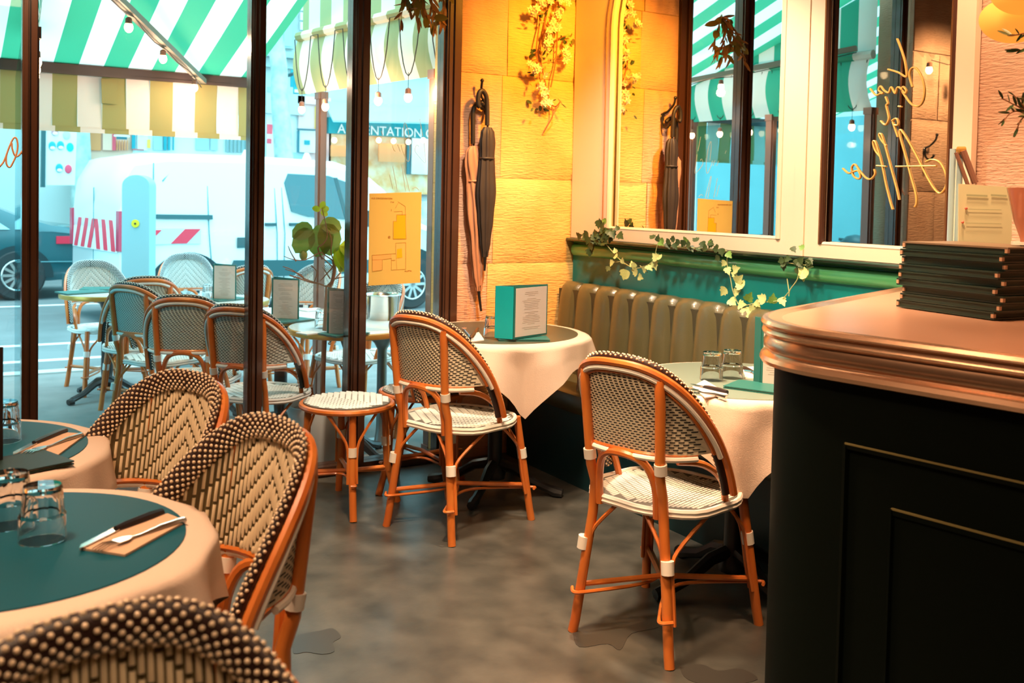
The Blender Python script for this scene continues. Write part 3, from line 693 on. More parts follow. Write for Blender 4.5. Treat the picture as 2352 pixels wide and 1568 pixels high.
# outdoor tables
def otable(c, R, label, ang0):
    t = thing('terrace_table', label, 'table', (c[0], c[1], ZS), 0, 'brass-edged terrace tables'); z = .745
    MB().lathe([(R-.006, z-.012), (R-.004, z), (0, z+.001)], n=48).build('tabletop', mat('white_marble', (.80, .82, .80), .25), t)
    MB().lathe([(R-.006, z-.034), (R+.002, z-.030), (R+.004, z-.018), (R+.002, z-.004), (R-.006, z-.001)], n=48).build('brass_edge', BRASS, t)
    b = MB(); pedestal(b, (0, 0, 0), z-.02, ang0, col=.04); b.build('column', IRON, t)
    for k in range(4): bb = MB(); foot(bb, ang0+k*PI/2, .27); bb.build('foot', IRON, t)
    return t
T1 = at(247, 665, D=6.9); T2 = (1.72, 6.66); T2b = (1.86, 5.75); T3 = (2.02, 5.06)
otable((T1.x, T1.y), .31, 'terrace table at far left with closed green menus on it', .5)
otable(T2, .33, 'terrace table farthest along the row, with a standing menu', .2)
otable(T2b, .33, 'terrace table between the two black mullions, middle of its row', .8)
otable(T3, .33, 'terrace table right behind the lemon tree trunk', .5)
# ---------------------------------------------------------------- table ware
def glass_mesh():
    b = MB(); n = 18
    def ring(r, z, fac=0): return [((r*(1-fac*.05*(k % 2)))*math.cos(2*PI*k/n), (r*(1-fac*.05*(k % 2)))*math.sin(2*PI*k/n), z) for k in range(n)]
    R = [ring(.041, 0), ring(.0405, .045), ring(.0375, .05, 1), ring(.034, .092, 1), ring(.032, .1), ring(.006, .1), ring(.006, .09), ring(.029, .088), ring(.035, .045), ring(.039, .0)]
    vs = sum(R, []); m = len(R)
    fs = [(i*n+k, i*n+(k+1) % n, (i+1)*n+(k+1) % n, (i+1)*n+k) for i in range(m-1) for k in range(n)]
    fs += [tuple((5*n+k) for k in range(n))][:0]
    b.add(vs, fs+[tuple((m-1)*n+k for k in range(n))][:0]); b.add(R[0]+R[-1], [(k, n+k, n+(k+1) % n, (k+1) % n) for k in range(n)]); b.add(R[5]+R[6], [tuple(range(n)), tuple(range(2*n-1, n-1, -1))])
    return b.mesh('tumbler', TUMB, .5)
GM = glass_mesh()
ZT = TZ+.0035
def tumb(px, py, label, z=ZT, s_=1.0):
    p = at(px, py, Z=z); o = bpy.data.objects.new('tumbler', GM); C.objects.link(o); o.location = p; o.scale = (s_, s_, s_)
    return tag(o, label, 'glass', 'upturned faceted tumblers')
tumb(97, 1238, 'nearest upturned faceted tumbler, right of the pair at near left', s_=1.0)
tumb(22, 1205, 'upturned tumbler at the left frame edge, behind the nearest one', s_=1.0)
tumb(1131, 775, 'single upturned tumbler beside the standing teal menu')
tumb(1634, 872, 'left one of the two upturned tumblers beside the bar')
tumb(1680, 867, 'right one of the two upturned tumblers beside the bar')
tumb(8, 1012, 'upturned tumbler at the left edge on the farther left table')
def setting2(nap, kn, fk, nm, kn_l, fk_l, np_l, z=ZT):
    P = [at(x, y, Z=z) for x, y in nap]; c = sum(P, Vector())/len(P)
    poly = [(p.x-c.x, p.y-c.y) for p in P]; ar = sum(poly[i-1][0]*poly[i][1]-poly[i][0]*poly[i-1][1] for i in range(len(poly)))
    if ar < 0: poly = poly[::-1]
    tag(MB().prism(poly, 0, .004).build('napkin', nm, smooth=0, loc=c), np_l, 'napkin')
    A, B, D2 = [at(x, y, Z=z+.006) for x, y in kn]      # blade tip, bolster, handle end
    t = thing('table_knife', kn_l, 'knife', B); d = (A-B); L = d.length; d.normalize(); n_ = Vector((-d.y, d.x, 0))
    wb(MB().plate([B-n_*.008, B+d*L*.85-n_*.008, B+d*L, B+d*L*.9+n_*.004, B+n_*.008], (0, 0, .0018)), 'blade', STEEL, t, smooth=0)
    wb(MB().tube([B, B+(D2-B)*.2, B+(D2-B)*.7, D2], [.007, .0095, .0105, .008], 8), 'handle', BLACKPL, t)
    A, B = [at(x, y, Z=z+.009) for x, y in fk]; t = thing('table_fork', fk_l, 'fork', B); d = (A-B); L = d.length; d.normalize(); n_ = Vector((-d.y, d.x, 0)); u = Vector((0, 0, 1))
    wb(MB().tube([B-u*.003, B+d*L*.3, B+d*L*.6-u*.003, B+d*L*.72-u*.002], [.0068, .005, .003, .0035], 6), 'shank', STEEL, t)
    H_ = B+d*L*.78; b = MB().plate([B+d*L*.70-n_*.003, H_-n_*.011, H_+d*.02-n_*.012, H_+d*.02+n_*.012, H_+n_*.011, B+d*L*.70+n_*.003], (0, 0, .002))
    for k in range(4): o_ = n_*(-.0105+.007*k); b.tube([H_+d*.018+o_, H_+d*.04+o_+u*.002, H_+d*.06+o_-u*.002], [.0016, .0015, .001], 5)
    wb(b, 'tines', STEEL, t)
setting2([(183, 1262), (262, 1214), (385, 1183), (427, 1200), (287, 1278)], [(182, 1260), (266, 1216), (372, 1176)], [(245, 1252), (424, 1190)], KRAFT, 'black handled knife on the nearest kraft napkin', 'steel fork on the nearest kraft napkin', 'kraft paper napkin on the near left table')
setting2([(42, 1047), (85, 1018), (155, 996), (198, 999), (130, 1050)], [(30, 1044), (78, 1018), (150, 988)], [(68, 1038), (188, 996)], KRAFT, 'black handled knife on the farther left table', 'steel fork on the farther left table', 'kraft paper napkin on the farther left table')
setting2([(1590, 890), (1618, 874), (1648, 892), (1672, 908), (1620, 915)], [(1585, 882), (1618, 889), (1670, 901)], [(1580, 892), (1668, 911)], NAPK, 'knife beside the two tumblers near the bar, on a white napkin', 'fork under the knife beside the two tumblers near the bar', 'white napkin in front of the two tumblers by the bar')
setting2([(1705, 845), (1745, 842), (1768, 872), (1712, 870)], [(1760, 870), (1730, 856), (1708, 845)], [(1765, 862), (1712, 850)], NAPK, 'knife partly hidden behind the bar corner', 'fork partly hidden behind the bar corner', 'white napkin partly hidden behind the bar corner')
setting2([(1075, 772), (1100, 764), (1112, 782), (1085, 786)], [(1098, 752), (1090, 765), (1080, 778)], [(1062, 748), (1085, 778)], NAPK, 'knife behind the chair rim on the corner table', 'fork standing out behind the chair rim on the corner table', 'white napkin on the corner table left of the tumbler')
def closed_menu(px, py, ang, w_, h_, label, m=GREENBOOK, z=ZT, group=None):
    p = at(px, py, Z=z); t = thing('closed_menu', label, 'menu', p, ang, group)
    MB().box((-w_/2, -h_/2, 0), (w_/2, h_/2, .003)).build('back_cover', m, t, smooth=0)
    MB().box((-w_/2+.005, -h_/2+.004, .003), (w_/2-.004, h_/2-.004, .006)).build('pages', PAPER, t, smooth=0)
    MB().box((-w_/2, -h_/2, .006), (w_/2, h_/2, .009)).build('front_cover', m, t, smooth=0)
    return t
closed_menu(1200, 778, math.radians(-25), .23, .16, 'closed green menu lying under the standing teal menu')
closed_menu(1750, 893, math.radians(-65), .22, .15, 'closed green menu lying on the sage mat against the bar', GREENBOOK)
closed_menu(35, 1072, math.radians(20), .2, .15, 'closed dark menu lying at the left edge of the farther left table', BLACKBOOK)
def menu_page(t, a, bb, h, m, front=1, lines=True, z0=0.0, margin=.008, seed=0, tilt=0):
    # a, bb: bottom corners (xy) of the leaf; front: +1 prints on the left-normal side
    a, bb = Vector((*a, z0)), Vector((*bb, z0)); d = (bb-a); L = d.length; d.normalize(); nn = Vector((d.y, -d.x, 0))*front
    b = MB().plate([a, bb, bb+Vector((0, 0, h)), a+Vector((0, 0, h))], nn*-.003); b.build('cover', m, t, smooth=0)
    b = MB().plate([a+d*margin+Vector((0, 0, margin)), bb-d*margin+Vector((0, 0, margin)), bb-d*margin+Vector((0, 0, h-margin)), a+d*margin+Vector((0, 0, h-margin))], nn*.001)
    pg = b.build('page', PAPER, t, smooth=0)
    if lines:
        rnd = random.Random(seed); b = MB(); z = h-.03
        while z > .03:
            wl = L*rnd.uniform(.18, .55) if rnd.random() > .15 else 0
            if wl:
                c = a+d*L*.5
                b.plate([c-d*wl/2+Vector((0, 0, z))+nn*.0012, c+d*wl/2+Vector((0, 0, z))+nn*.0012, c+d*wl/2+Vector((0, 0, z+.0014))+nn*.0012, c-d*wl/2+Vector((0, 0, z+.0014))+nn*.0012], nn*.0002)
            z -= .0075
        b.build('print_lines', PRINT, pg, smooth=0)
def standing_menu(px0, px1, py, label, z, h, m=GREENBOOK, depth=.09, side=-1, seed=0, sidem=None, group=None):
    A = at(px0, py[0], Z=z); B = at(px1, py[1], Z=z)
    t = thing('standing_menu', label, 'menu', (A.x, A.y, z), 0, group); a = (0, 0); bb = (B.x-A.x, B.y-A.y)
    menu_page(t, a, bb, h, m, 1, seed=seed)
    d = Vector((bb[0], bb[1])).normalized(); nn = Vector((-d.y, d.x))
    c = (a[0]-d.x*.03+nn.x*depth, a[1]-d.y*.03+nn.y*depth)
    menu_page(t, c, (a[0]-.001*d.x+nn.x*.004, a[1]+nn.y*.004), h, sidem or m, -1, lines=False)
    menu_page(t, (c[0]+nn.x*.003, c[1]+nn.y*.003), (bb[0]+nn.x*.004, bb[1]+nn.y*.004), h, m, -1, lines=False)
    return t
standing_menu(1180, 1256, (779, 768), 'standing three-leaf menu with teal side on the corner table', ZT+.012, .232, GREENBOOK, .085, seed=3, sidem=TEALBOOK)
OZ = ZS+.747
standing_menu(1746, 1800, (884, 890), 'green standing menu half hidden behind the bar corner', ZT, .235, GREENBOOK, .03, seed=9)
standing_menu(489, 542, (688, 690), 'standing menu on the farthest terrace table, left of the mullion', OZ, .235, GREENBOOK, seed=4)
standing_menu(624, 686, (733, 736), 'standing menu on the terrace table right of the mullion', OZ, .235, GREENBOOK, seed=5)
standing_menu(752, 803, (769, 771), 'standing menu behind the lemon tree trunk', OZ, .235, GREENBOOK, seed=6)
closed_menu(190, 672, .3, .3, .2, 'closed green menu on the far left terrace table', GREENBOOK, OZ)
closed_menu(235, 664, -.3, .28, .2, 'second closed green menu on the far left terrace table, right of the other', GREENBOOK, OZ)
closed_menu(520, 688, .4, .24, .16, 'closed green menu under the farthest standing menu', GREENBOOK, OZ)
closed_menu(665, 737, .4, .24, .16, 'closed green menu under the standing menu right of the mullion', GREENBOOK, OZ)
closed_menu(790, 768, .3, .22, .15, 'closed green menu under the menu behind the lemon tree', GREENBOOK, OZ)
def onap(px, py, label):
    p = at(px, py, Z=OZ)
    tag(MB().prism([(-.07, -.045), (.07, -.05), (.08, .04), (-.06, .05)], 0, .006).build('napkin', mat('street_napkin', (.85, .85, .85), .9), smooth=0, loc=p, rz=.4), label, 'napkin')
onap(715, 765, 'white napkin on the terrace table left of the tree trunk'); onap(715, 712, 'white napkin on the middle terrace table'); 
for px, py, l in ((478, 687, 'tumbler on the terrace table left of the standing menu'), (740, 752, 'tumbler on the terrace table left of the tree trunk')): tumb(px, py, l, OZ)
# black menu board on the farther left table
p = at(-8, 1066, Z=ZT)
t = thing('menu_board', 'black upright menu board cut off by the left frame edge', 'menu', p, .55)
MB().box((-.1, -.006, 0), (.012, .006, .27)).build('board', BLACKPL, t, smooth=0); MB().box((-.1, -.03, 0), (.012, .03, .008)).build('base', BLACKPL, t, smooth=0)
# ---------------------------------------------------------------- bar counter
D_ = Vector((.17, -.985)); corner = (1.752, 1.735)
def bar_outline(off):
    # outer top edge, offset inward by off
    P0 = Vector((3.16, 2.38)); P1 = Vector((2.07, 1.975)); e1 = (P1-P0).normalized()
    Q0 = Vector((1.803, 1.585)); e2 = Vector((.169, -.986)); Q1 = Q0+e2*2.6
    n1 = Vector((-e1.y, e1.x)); n2 = Vector((-e2.y, e2.x))
    P0 = P0+n1*off; P1 = P1+n1*off; Q0 = Q0+n2*off; Q1 = Q1+n2*off
    # rounded corner (quadratic)
    d = P1-P0; den = e1.x*e2.y-e1.y*e2.x; s_ = ((Q0.x-P1.x)*e2.y-(Q0.y-P1.y)*e2.x)/den; X = P1+e1*s_
    arc = []
    for k in range(13):
        t_ = k/12; arc.append(P1*(1-t_)**2+X*2*t_*(1-t_)+Q0*t_*t_)
    return [P0]+arc+[Q0+(Q1-Q0)*k/6 for k in range(1, 7)]
prof = [(0.05, 1.100), (.022, 1.1035), (.012, 1.106), (.002, 1.102), (-.002, 1.094), (.003, 1.086), (.009, 1.083), (.004, 1.079), (.001, 1.072), (.005, 1.064), (.013, 1.060),
        (.012, 1.056), (.006, 1.045), (.007, 1.032), (.014, 1.022), (.010, 1.016), (.001, 1.012), (-.003, 1.002), (.002, .992), (.016, .987), (.05, .985)]
bt = thing('bar_counter', 'bar counter with rounded copper-coloured top and dark green front', 'bar', (2.4, 1.3, 0))
lines = [[(q.x, q.y) for q in bar_outline(o_)] for o_, z in prof]
b = MB(); n = len(lines[0]); vs = []
for (o_, z), L_ in zip(prof, lines): vs += [(x, y, z) for x, y in L_]
fs = [(i*n+k, i*n+k+1, (i+1)*n+k+1, (i+1)*n+k) for i in range(len(prof)-1) for k in range(n-1)]
b.add(vs, fs)
COPPER = mat('bar_pewter', (.80, .48, .30), .24, metal=.85, c2=(.74, .42, .25), scale=3)
wb(b, 'moulded_edge', COPPER, bt)
inn = lines[0]; poly = inn+[(3.16, inn[-1][1])]
wb(MB().prism(poly, 1.06, 1.1003), 'worktop', mat('bar_top', (.76, .42, .27), .3, metal=.55, c2=(.68, .36, .22), scale=2), bt, smooth=0)
bo = [(q.x, q.y) for q in bar_outline(.035)]
BARG = mat('bar_green', (.0012, .0035, .0014), .65, spec=.12)
wb(MB().prism(bo+[(3.16, bo[-1][1])], 0, 1.0), 'body', BARG, bt, smooth=.4)
q0 = Vector(bo[13]); e2 = Vector((.169, -.986)); n2 = Vector((-.986, -.169))
def bp(s_, z, off=.0): v = q0+e2*s_+n2*off; return (v.x, v.y, z)
def onbar(px, py):   # pixel -> (s, z) on the front plane
    d = ray(px, py); nn = Vector((n2.x, n2.y, 0)); o_ = Vector((q0.x, q0.y, 0)); t_ = (o_-EYE).dot(nn)/d.dot(nn); p = EYE+d*t_
    return (Vector((p.x, p.y))-q0).dot(e2), p.z
GLD = mat('gilt_edge', (.26, .20, .07), .4)
s0, z0 = onbar(1946, 1022); s1, z1 = onbar(2050, 1167)
b = MB(); b.bar(bp(s0, z0, .006), bp(2.3, z0, .006), .008, .012); b.bar(bp(s0, z0, .006), bp(s0, .10, .006), .008, .012, up=(1, 0, 0)); b.bar(bp(s0, .10, .006), bp(2.3, .10, .006), .008, .012)
wb(b, 'outer_moulding', mat('moulding_green', (.002, .004, .0015), .6, spec=.15), bt, smooth=0)
b = MB(); b.bar(bp(s0, z0+.006, .010), bp(2.3, z0+.006, .010), .004, .004); wb(b, 'gilt_line', GLD, bt, smooth=0)
b = MB(); b.bar(bp(s1, z1, .005), bp(2.3, z1, .005), .006, .004); wb(b, 'gilt_line', GLD, bt, smooth=0)
b = MB(); b.bar(bp(s1, z1-.008, .003), bp(2.3, z1-.008, .003), .006, .012); b.bar(bp(s1, z1, .003), bp(s1, .16, .003), .006, .012, up=(1, 0, 0)); wb(b, 'inner_moulding', BARG, bt, smooth=0)
# stacked menus on the bar
A = at(2092, 705, Z=1.103); 
for k in range(9):
    rnd = random.Random(k+40); dx, dy = rnd.uniform(-.008, .008), rnd.uniform(-.010, .010)
    cx_, cy_ = 2.56+dx, 1.71+dy
    t = thing('menu_folder', 'dark green menu folder, %s of the stack on the bar' % (('lowest', 'second from the bottom', 'third from the bottom', 'fourth from the bottom', 'fifth from the bottom', 'fourth from the top', 'third from the top', 'second from the top', 'topmost')[k]), 'menu', (cx_, cy_, 1.103+k*.0215), math.radians(-3+rnd.uniform(-3, 3)), 'dark menu folders stacked on the bar')
    MB().box((-.12, -.165, 0), (.12, .165, .004)).build('back_cover', BLACKBOOK, t, smooth=0)
    MB().box((-.117, -.16, .004), (.113, .16, .0155)).build('pages', mat('dark_pages', (.012, .03, .018), .7), t, smooth=0)
    MB().box((-.12, -.165, .0155), (.12, .165, .0200)).build('front_cover', BLACKBOOK if k < 8 else mat('top_cover', (.20, .14, .085), .45), t, smooth=0)
    for q, y in enumerate((-.163, .158)): MB().box((-.122, y-.002, .005), (-.112, y+.006, .0150)).build('corner_tab', mat('tan_corner', (.50, .30, .18), .5), t, smooth=0)
# card holder, chrome tubes, funnel glass on the bar behind the stack
t = thing('price_card', 'pale green price card standing behind the menu stack', 'card', at(2265, 585, D=3.00))
dX = RT.copy(); dX.z = 0; dX.normalize()
b = MB(); P = [at(2203, 422, D=3.00), at(2325, 430, D=3.00), at(2325, 640, D=3.00), at(2203, 640, D=3.00)]; P[2].z = 1.101; P[3].z = 1.101
wb(MB().plate(P, (.004, .006, 0)), 'card', mat('pale_green_card', (.62, .60, .36), .6), t, smooth=0)
b = MB()
for k, (y_, x0, x1) in enumerate(((448, 2220, 2268), (448, 2276, 2312), (480, 2218, 2300), (512, 2218, 2300))):
    b.bar(at(x0, y_, D=2.995), at(x1, y_+2, D=2.995), .0012, .006 if k < 2 else .002)
wb(b, 'faded_print', mat('faded_green_ink', (.40, .42, .24), .7), t, smooth=0)
b = MB()
for x_, y_ in ((2219, 478), (2211, 510)): b.ball(at(x_, y_, D=2.994), .0045, 8, 5)
wb(b, 'red_marks', mat('red_ink', (.8, .18, .12), .6), t)
t = thing('chrome_stand', 'tall twin-tube chrome stand beside the price card', 'stand', at(2192, 560, D=3.05))
b = MB()
for x0, x1 in ((2189, 2180), (2206, 2197)):
    a_ = at(x0, 342, D=3.05); c2_ = at(x1, 600, D=3.05); wb(MB().tube([a_, (c2_.x, c2_.y, 1.102)], .009, 10), 'tube', CHROME_REFL, t)
wb(MB().tube([at(2212, 346, D=3.03), at(2240, 420, D=3.03)], .010, 8).tube([at(2196, 350, D=3.03), at(2225, 430, D=3.03)], .006, 8), 'lever', mat('brown_lever', (.25, .12, .08), .4), t)
wb(MB().tube([at(2200, 345, D=3.04), at(2216, 345, D=3.04)], .012, 10), 'cap', BRASS, t)
t = thing('amber_glass', 'tall amber flared glass at the right frame edge', 'glass', at(2352, 600, D=2.7))
p = at(2352, 600, D=2.7)
AMBG = mat('amber_glassware', (.65, .24, .14), .12, coat=.6)
wb(MB().lathe([(.03, -.07), (.032, -.06), (.010, -.04), (.012, .06), (.030, .11), (.05, .2)], p, 20), 'bowl', AMBG, t)
wb(MB().lathe([(.034, .045), (.034, .053)], p, 20), 'collar', BINDING, t)
# bar lamp and olive sprig at the upper right
t = thing('leaf_lamp', 'glowing orange leaf-shaped lampshade at the top right corner', 'lamp', at(2330, 50, D=2.5))
c_ = at(2322, 48, D=2.5); b = MB()
for k in range(2):
    def fn(u, v, k=k):
        a = 2*PI*u; r = v*(.078 if k == 0 else .075)*(1+.03*math.sin(34*a)*(v > .95)); yy_ = .022*math.cos(PI/2*v)
        cc = c_ if k == 0 else at(2345, -15, D=2.46)
        return cc+dX*(r*1.05*math.cos(a))+Vector((0, 0, 1))*(r*.72*math.sin(a))-dX.cross(Vector((0, 0, 1)))*yy_*(-1)
    b.grid(fn, 68, 6)
wb(b, 'shade', mat('lamp_shade', (.95, .45, .1), .6, emit=(1, .42, .05), es=.9, trans=.3), t)
def leafmesh(name, pts, m, fold=.25, nv=None):
    # outline pts (x across, y along) -> two folded halves
    b = MB(); right = [(x, y) for x, y in pts]
    vs = [(0, y, 0) for x, y in right]; n = len(right)
    vs += [(x, y, abs(x)*fold) for x, y in right]+[(-x, y, abs(x)*fold) for x, y in right]
    fs = [(i, n+i, n+i+1, i+1) for i in range(n-1)]+[(i, i+1, 2*n+i+1, 2*n+i) for i in range(n-1)]
    b.add(vs, fs); return b.mesh(name, m, 3)
OVAL = [(0, 0), (.16, .12), (.25, .35), (.24, .6), (.14, .85), (0, 1)]
SLIM = [(0, 0), (.07, .15), (.11, .4), (.10, .65), (.05, .9), (0, 1)]
IVY = [(0, 0), (.18, -.08), (.42, .05), (.50, .25), (.36, .32), (.40, .55), (.22, .60), (.1, .85), (0, 1)]
LM = {k: leafmesh('leaf', s_, m_) for k, s_, m_ in (('oval', OVAL, LEAF), ('ovald', OVAL, LEAFD), ('ovaly', OVAL, mat('leaf_warm', (.30, .26, .06), .5)), ('slimd', SLIM, LEAFD), ('slim', SLIM, mat('olive_leaf', (.20, .19, .07), .5)), ('ivy', IVY, LEAF), ('ivyd', IVY, LEAFD), ('ivyy', IVY, LEAFY), ('slimb', SLIM, mat('brown_leaf', (.45, .22, .07), .6)))}
def leaf(key, p, d, up, s_, par, name='leaf'):
    mm = frame_mat(p, (0, 0, 1), (1, 0, 0)); y = Vector(d).normalized(); z = Vector(up); z = (z-y*z.dot(y))
    if z.length < 1e-3: z = Vector((1, 0, 0))-y*y.x
    z.normalize(); x = y.cross(z); mm = Matrix.Identity(4)
    for i in range(3): mm[i][0] = x[i]*s_; mm[i][1] = y[i]*s_; mm[i][2] = z[i]*s_; mm[i][3] = p[i]
    o = bpy.data.objects.new(name, LM[key]); C.objects.link(o); o.parent = par
    o.matrix_parent_inverse = Matrix.Translation(par.location).inverted(); o.matrix_basis = mm; return o
rv = lambda r, s_=1: Vector((r.uniform(-1, 1), r.uniform(-1, 1), r.uniform(-1, 1)))*s_
def sprig(name, label, stems, keys, ls, seed, per, cat='plant', sr=.0025, front=Vector((0, -1, 0)), spread=.9):
    r = random.Random(seed); p0 = stems[0][0]; t = thing(name, label, cat, p0)
    for st in stems:
        S = smoothpts(st, 4); wb(MB().tube(S, [sr*(1-.6*i/len(S)) for i in range(len(S))], 5), 'stem', STEM, t)
        L_ = len(S)
        for k in range(per):
            i = int((k+.6)/per*(L_-1)); p = S[i]; d = (S[min(i+1, L_-1)]-S[max(i-1, 0)]).normalized()+rv(r, spread)
            leaf(keys[r.randrange(len(keys))], p, d, front+rv(r, .5), ls*r.uniform(.7, 1.2), t)
    return t
g = lambda x, y, d=2.35: at(x, y, D=d)
sprig('olive_branch', 'olive branch hanging at the right edge below the orange lamp', [[g(2365, 262), g(2340, 245), g(2325, 238), g(2300, 225)], [g(2365, 262), g(2335, 255), g(2318, 262), g(2305, 280)], [g(2365, 262), g(2348, 240), g(2325, 215)], [g(2365, 262), g(2345, 275), g(2335, 300)], [g(2360, 75), g(2335, 80), g(2318, 82)], [g(2360, 110), g(2345, 115), g(2335, 118)]], ['slim', 'slimd'], .030, 3, 6, front=-FW)
# ---------------------------------------------------------------- umbrellas and hooks on the stone pier
def hook(p, name, label):
    t = thing(name, label, 'hook', p); P = Vector(p)
    b = MB().tube(smoothpts([P+Vector((-.03, -.07, .115)), P+Vector((-.028, -.06, .08)), P+Vector((-.01, -.03, .04)), P+Vector((.015, -.012, .02)), P+Vector((.02, -.02, -.04)), P+Vector((.015, -.05, -.06)), P+Vector((.0, -.07, -.035))], 5), .007, 8)
    b.ball(P+Vector((-.03, -.07, .118)), .011, 8, 5); b.ball(P+Vector((.0, -.07, -.032)), .010, 8, 5); b.ball(P+Vector((.015, -.004, 0)), .02, 10, 5, (1, .5, 1.5))
    wb(b, 'hook_body', IRON, t); return t
PH = at(1103, 240, Y=YG)
hook((PH.x, YG, PH.z), 'coat_hook', 'black iron coat hook carrying the two umbrellas')
hook((.12, YG, 1.79), 'coat_hook', 'bare black iron hook seen only in the black-edged mirror')
def umbrella(label, tx, ty, bx, by, hx, hy, m, tipx, tipy, Yp, wmax, twist, handle, foldc):
    T_, B_ = at(tx, ty, Y=Yp), at(bx, by, Y=Yp); t = thing('umbrella', label, 'umbrella', T_)
    ax = (B_-T_); L_ = ax.length; ax.normalize(); e = Vector((1, 0, 0)); e = (e-ax*e.dot(ax)).normalized(); f_ = ax.cross(e)
    b = MB(); n = 40
    pk = wmax/.048; prof = [(0, .020), (.03, .034*pk), (.12, .040*pk), (.22, .036*pk), (.3, .040*pk), (.5, wmax), (.7, wmax*.8), (.88, .027*pk), (1, .016)]
    def fn(u, v):
        k = 0
        while k < len(prof)-2 and v > prof[k+1][0]: k += 1
        q = (v-prof[k][0])/(prof[k+1][0]-prof[k][0]); q = q*q*(3-2*q); r = prof[k][1]*(1-q)+prof[k+1][1]*q
        a = 2*PI*u; rr = r*(1+.16*math.sin(8*a+twist*v*6)+.06*math.sin(17*a+3*v)); off = foldc*math.sin(PI*v)*math.cos(a-twist*v*4)
        return T_+ax*(L_*v)+e*(rr*math.cos(a)+off)+f_*(rr*math.sin(a)*.55)
    b.grid(fn, n, 30); wb(b, 'canopy', m, t, smooth=3)
    tp = at(tipx, tipy, Y=Yp); wb(MB().tube([B_-ax*.03, B_+ax*.02, tp], [.012, .008, .006], 8), 'ferrule', IRON, t)
    wb(MB().tube(smoothpts([at(x_, y_, Y=Yp+dy) for x_, y_, dy in handle], 5), .0125, 10), 'handle', mat('black_rubber', (.025, .02, .018), .45), t)
    wb(MB().tube([T_-ax*.03, T_+ax*.03], .006, 6), 'shaft', BLACKPL, t)
    # strap round the folded canopy
    c_ = T_+ax*L_*.24; wb(MB().tube([c_+e*(.040*math.cos(2*PI*k/16))+f_*(.026*math.sin(2*PI*k/16)) for k in range(16)], .006, 6, closed=True), 'strap', m, t)
umbrella('folded tan umbrella hanging left of the black one', 1088, 335, 1100, 668, 0, 0, mat('tan_fabric', (.56, .27, .16), .6), 1105, 714, YG-.045, .058, 1.3, [(1086, 330, 0), (1086, 290, 0), (1087, 255, 0), (1096, 238, 0), (1110, 242, 0), (1118, 250, 0)], .012)
umbrella('folded black umbrella hanging right of the tan one', 1120, 292, 1114, 590, 0, 0, mat('black_fabric', (.035, .026, .024), .55), 1113, 622, YG-.085, .048, .1, [(1119, 288, 0), (1119, 250, 0), (1117, 222, 0), (1108, 208, 0), (1100, 215, 0), (1098, 238, 0), (1102, 246, 0)], .004)
# ---------------------------------------------------------------- blossom vine on the stone
def flower_mesh():
    b = MB()
    for k in range(6):
        a = k*PI/3; c, s_ = math.cos(a), math.sin(a)
        b.add([(0, 0, 0), (c*.5-s_*.28, s_*.5+c*.28, .18), (c, s_, .32), (c*.5+s_*.28, s_*.5-c*.28, .18)], [(0, 3, 2, 1)])
    for k in range(5):
        a = .5+k*2*PI/5; c, s_ = math.cos(a)*.55, math.sin(a)*.55
        b.add([(0, 0, .1), (c*.5-s_*.3, s_*.5+c*.3, .4), (c, s_, .55), (c*.5+s_*.3, s_*.5-c*.3, .4)], [(0, 3, 2, 1)])
    b.ball((0, 0, .2), .12, 6, 4); return b.mesh('flower', FLOWER, 3)
FM = flower_mesh()
def blossom(name, label, stems, flowers, leaves, seed, Y, s_=1):
    r = random.Random(seed); t = thing(name, label, 'plant', at(*stems[0][0], Y=Y))
    for st in stems: wb(MB().tube(smoothpts([at(x, y, Y=Y+r.uniform(-.02, .01)) for x, y in st], 4), .004, 5), 'stem', STEM, t)
    for x, y in flowers:
        p = at(x, y, Y=Y-r.uniform(.02, .06)); sz = s_*r.uniform(.020, .029); mm = frame_mat(p, Vector((0, -1, 0))+rv(r, .6), rv(r), sz)
        o = bpy.data.objects.new('flower', FM); C.objects.link(o); o.parent = t; o.matrix_parent_inverse = Matrix.Translation(t.location).inverted(); o.matrix_basis = mm
    for x, y, k in leaves:
        for j in range(2): leaf(k, at(x+r.uniform(-8, 8), y+r.uniform(-8, 8), Y=Y-r.uniform(.0, .05)), rv(r)+Vector((0, 0, -.2)), Vector((0, -1, 0))+rv(r, .6), s_*r.uniform(.028, .045), t)
r = random.Random(3); fl = []
for x, y in ((1250, 8), (1265, 3), (1285, 5), (1232, 20), (1224, 27), (1283, 25), (1278, 34), (1268, 52), (1280, 57), (1260, 65), (1272, 68), (1256, 82), (1264, 92), (1250, 100), (1254, 110), (1300, 108), (1297, 118), (1304, 128), (1298, 138), (1222, 150), (1232, 155), (1228, 165), (1236, 160), (1252, 172), (1244, 195), (1252, 205), (1246, 215), (1240, 200), (1248, 228), (1256, 235), (1244, 240), (1238, 0), (1292, -10), (1300, 0), (1250, -20), (1270, -25)):
    fl.append((x, y)); fl.append((x+r.uniform(-7, 7), y+r.uniform(-7, 7)))
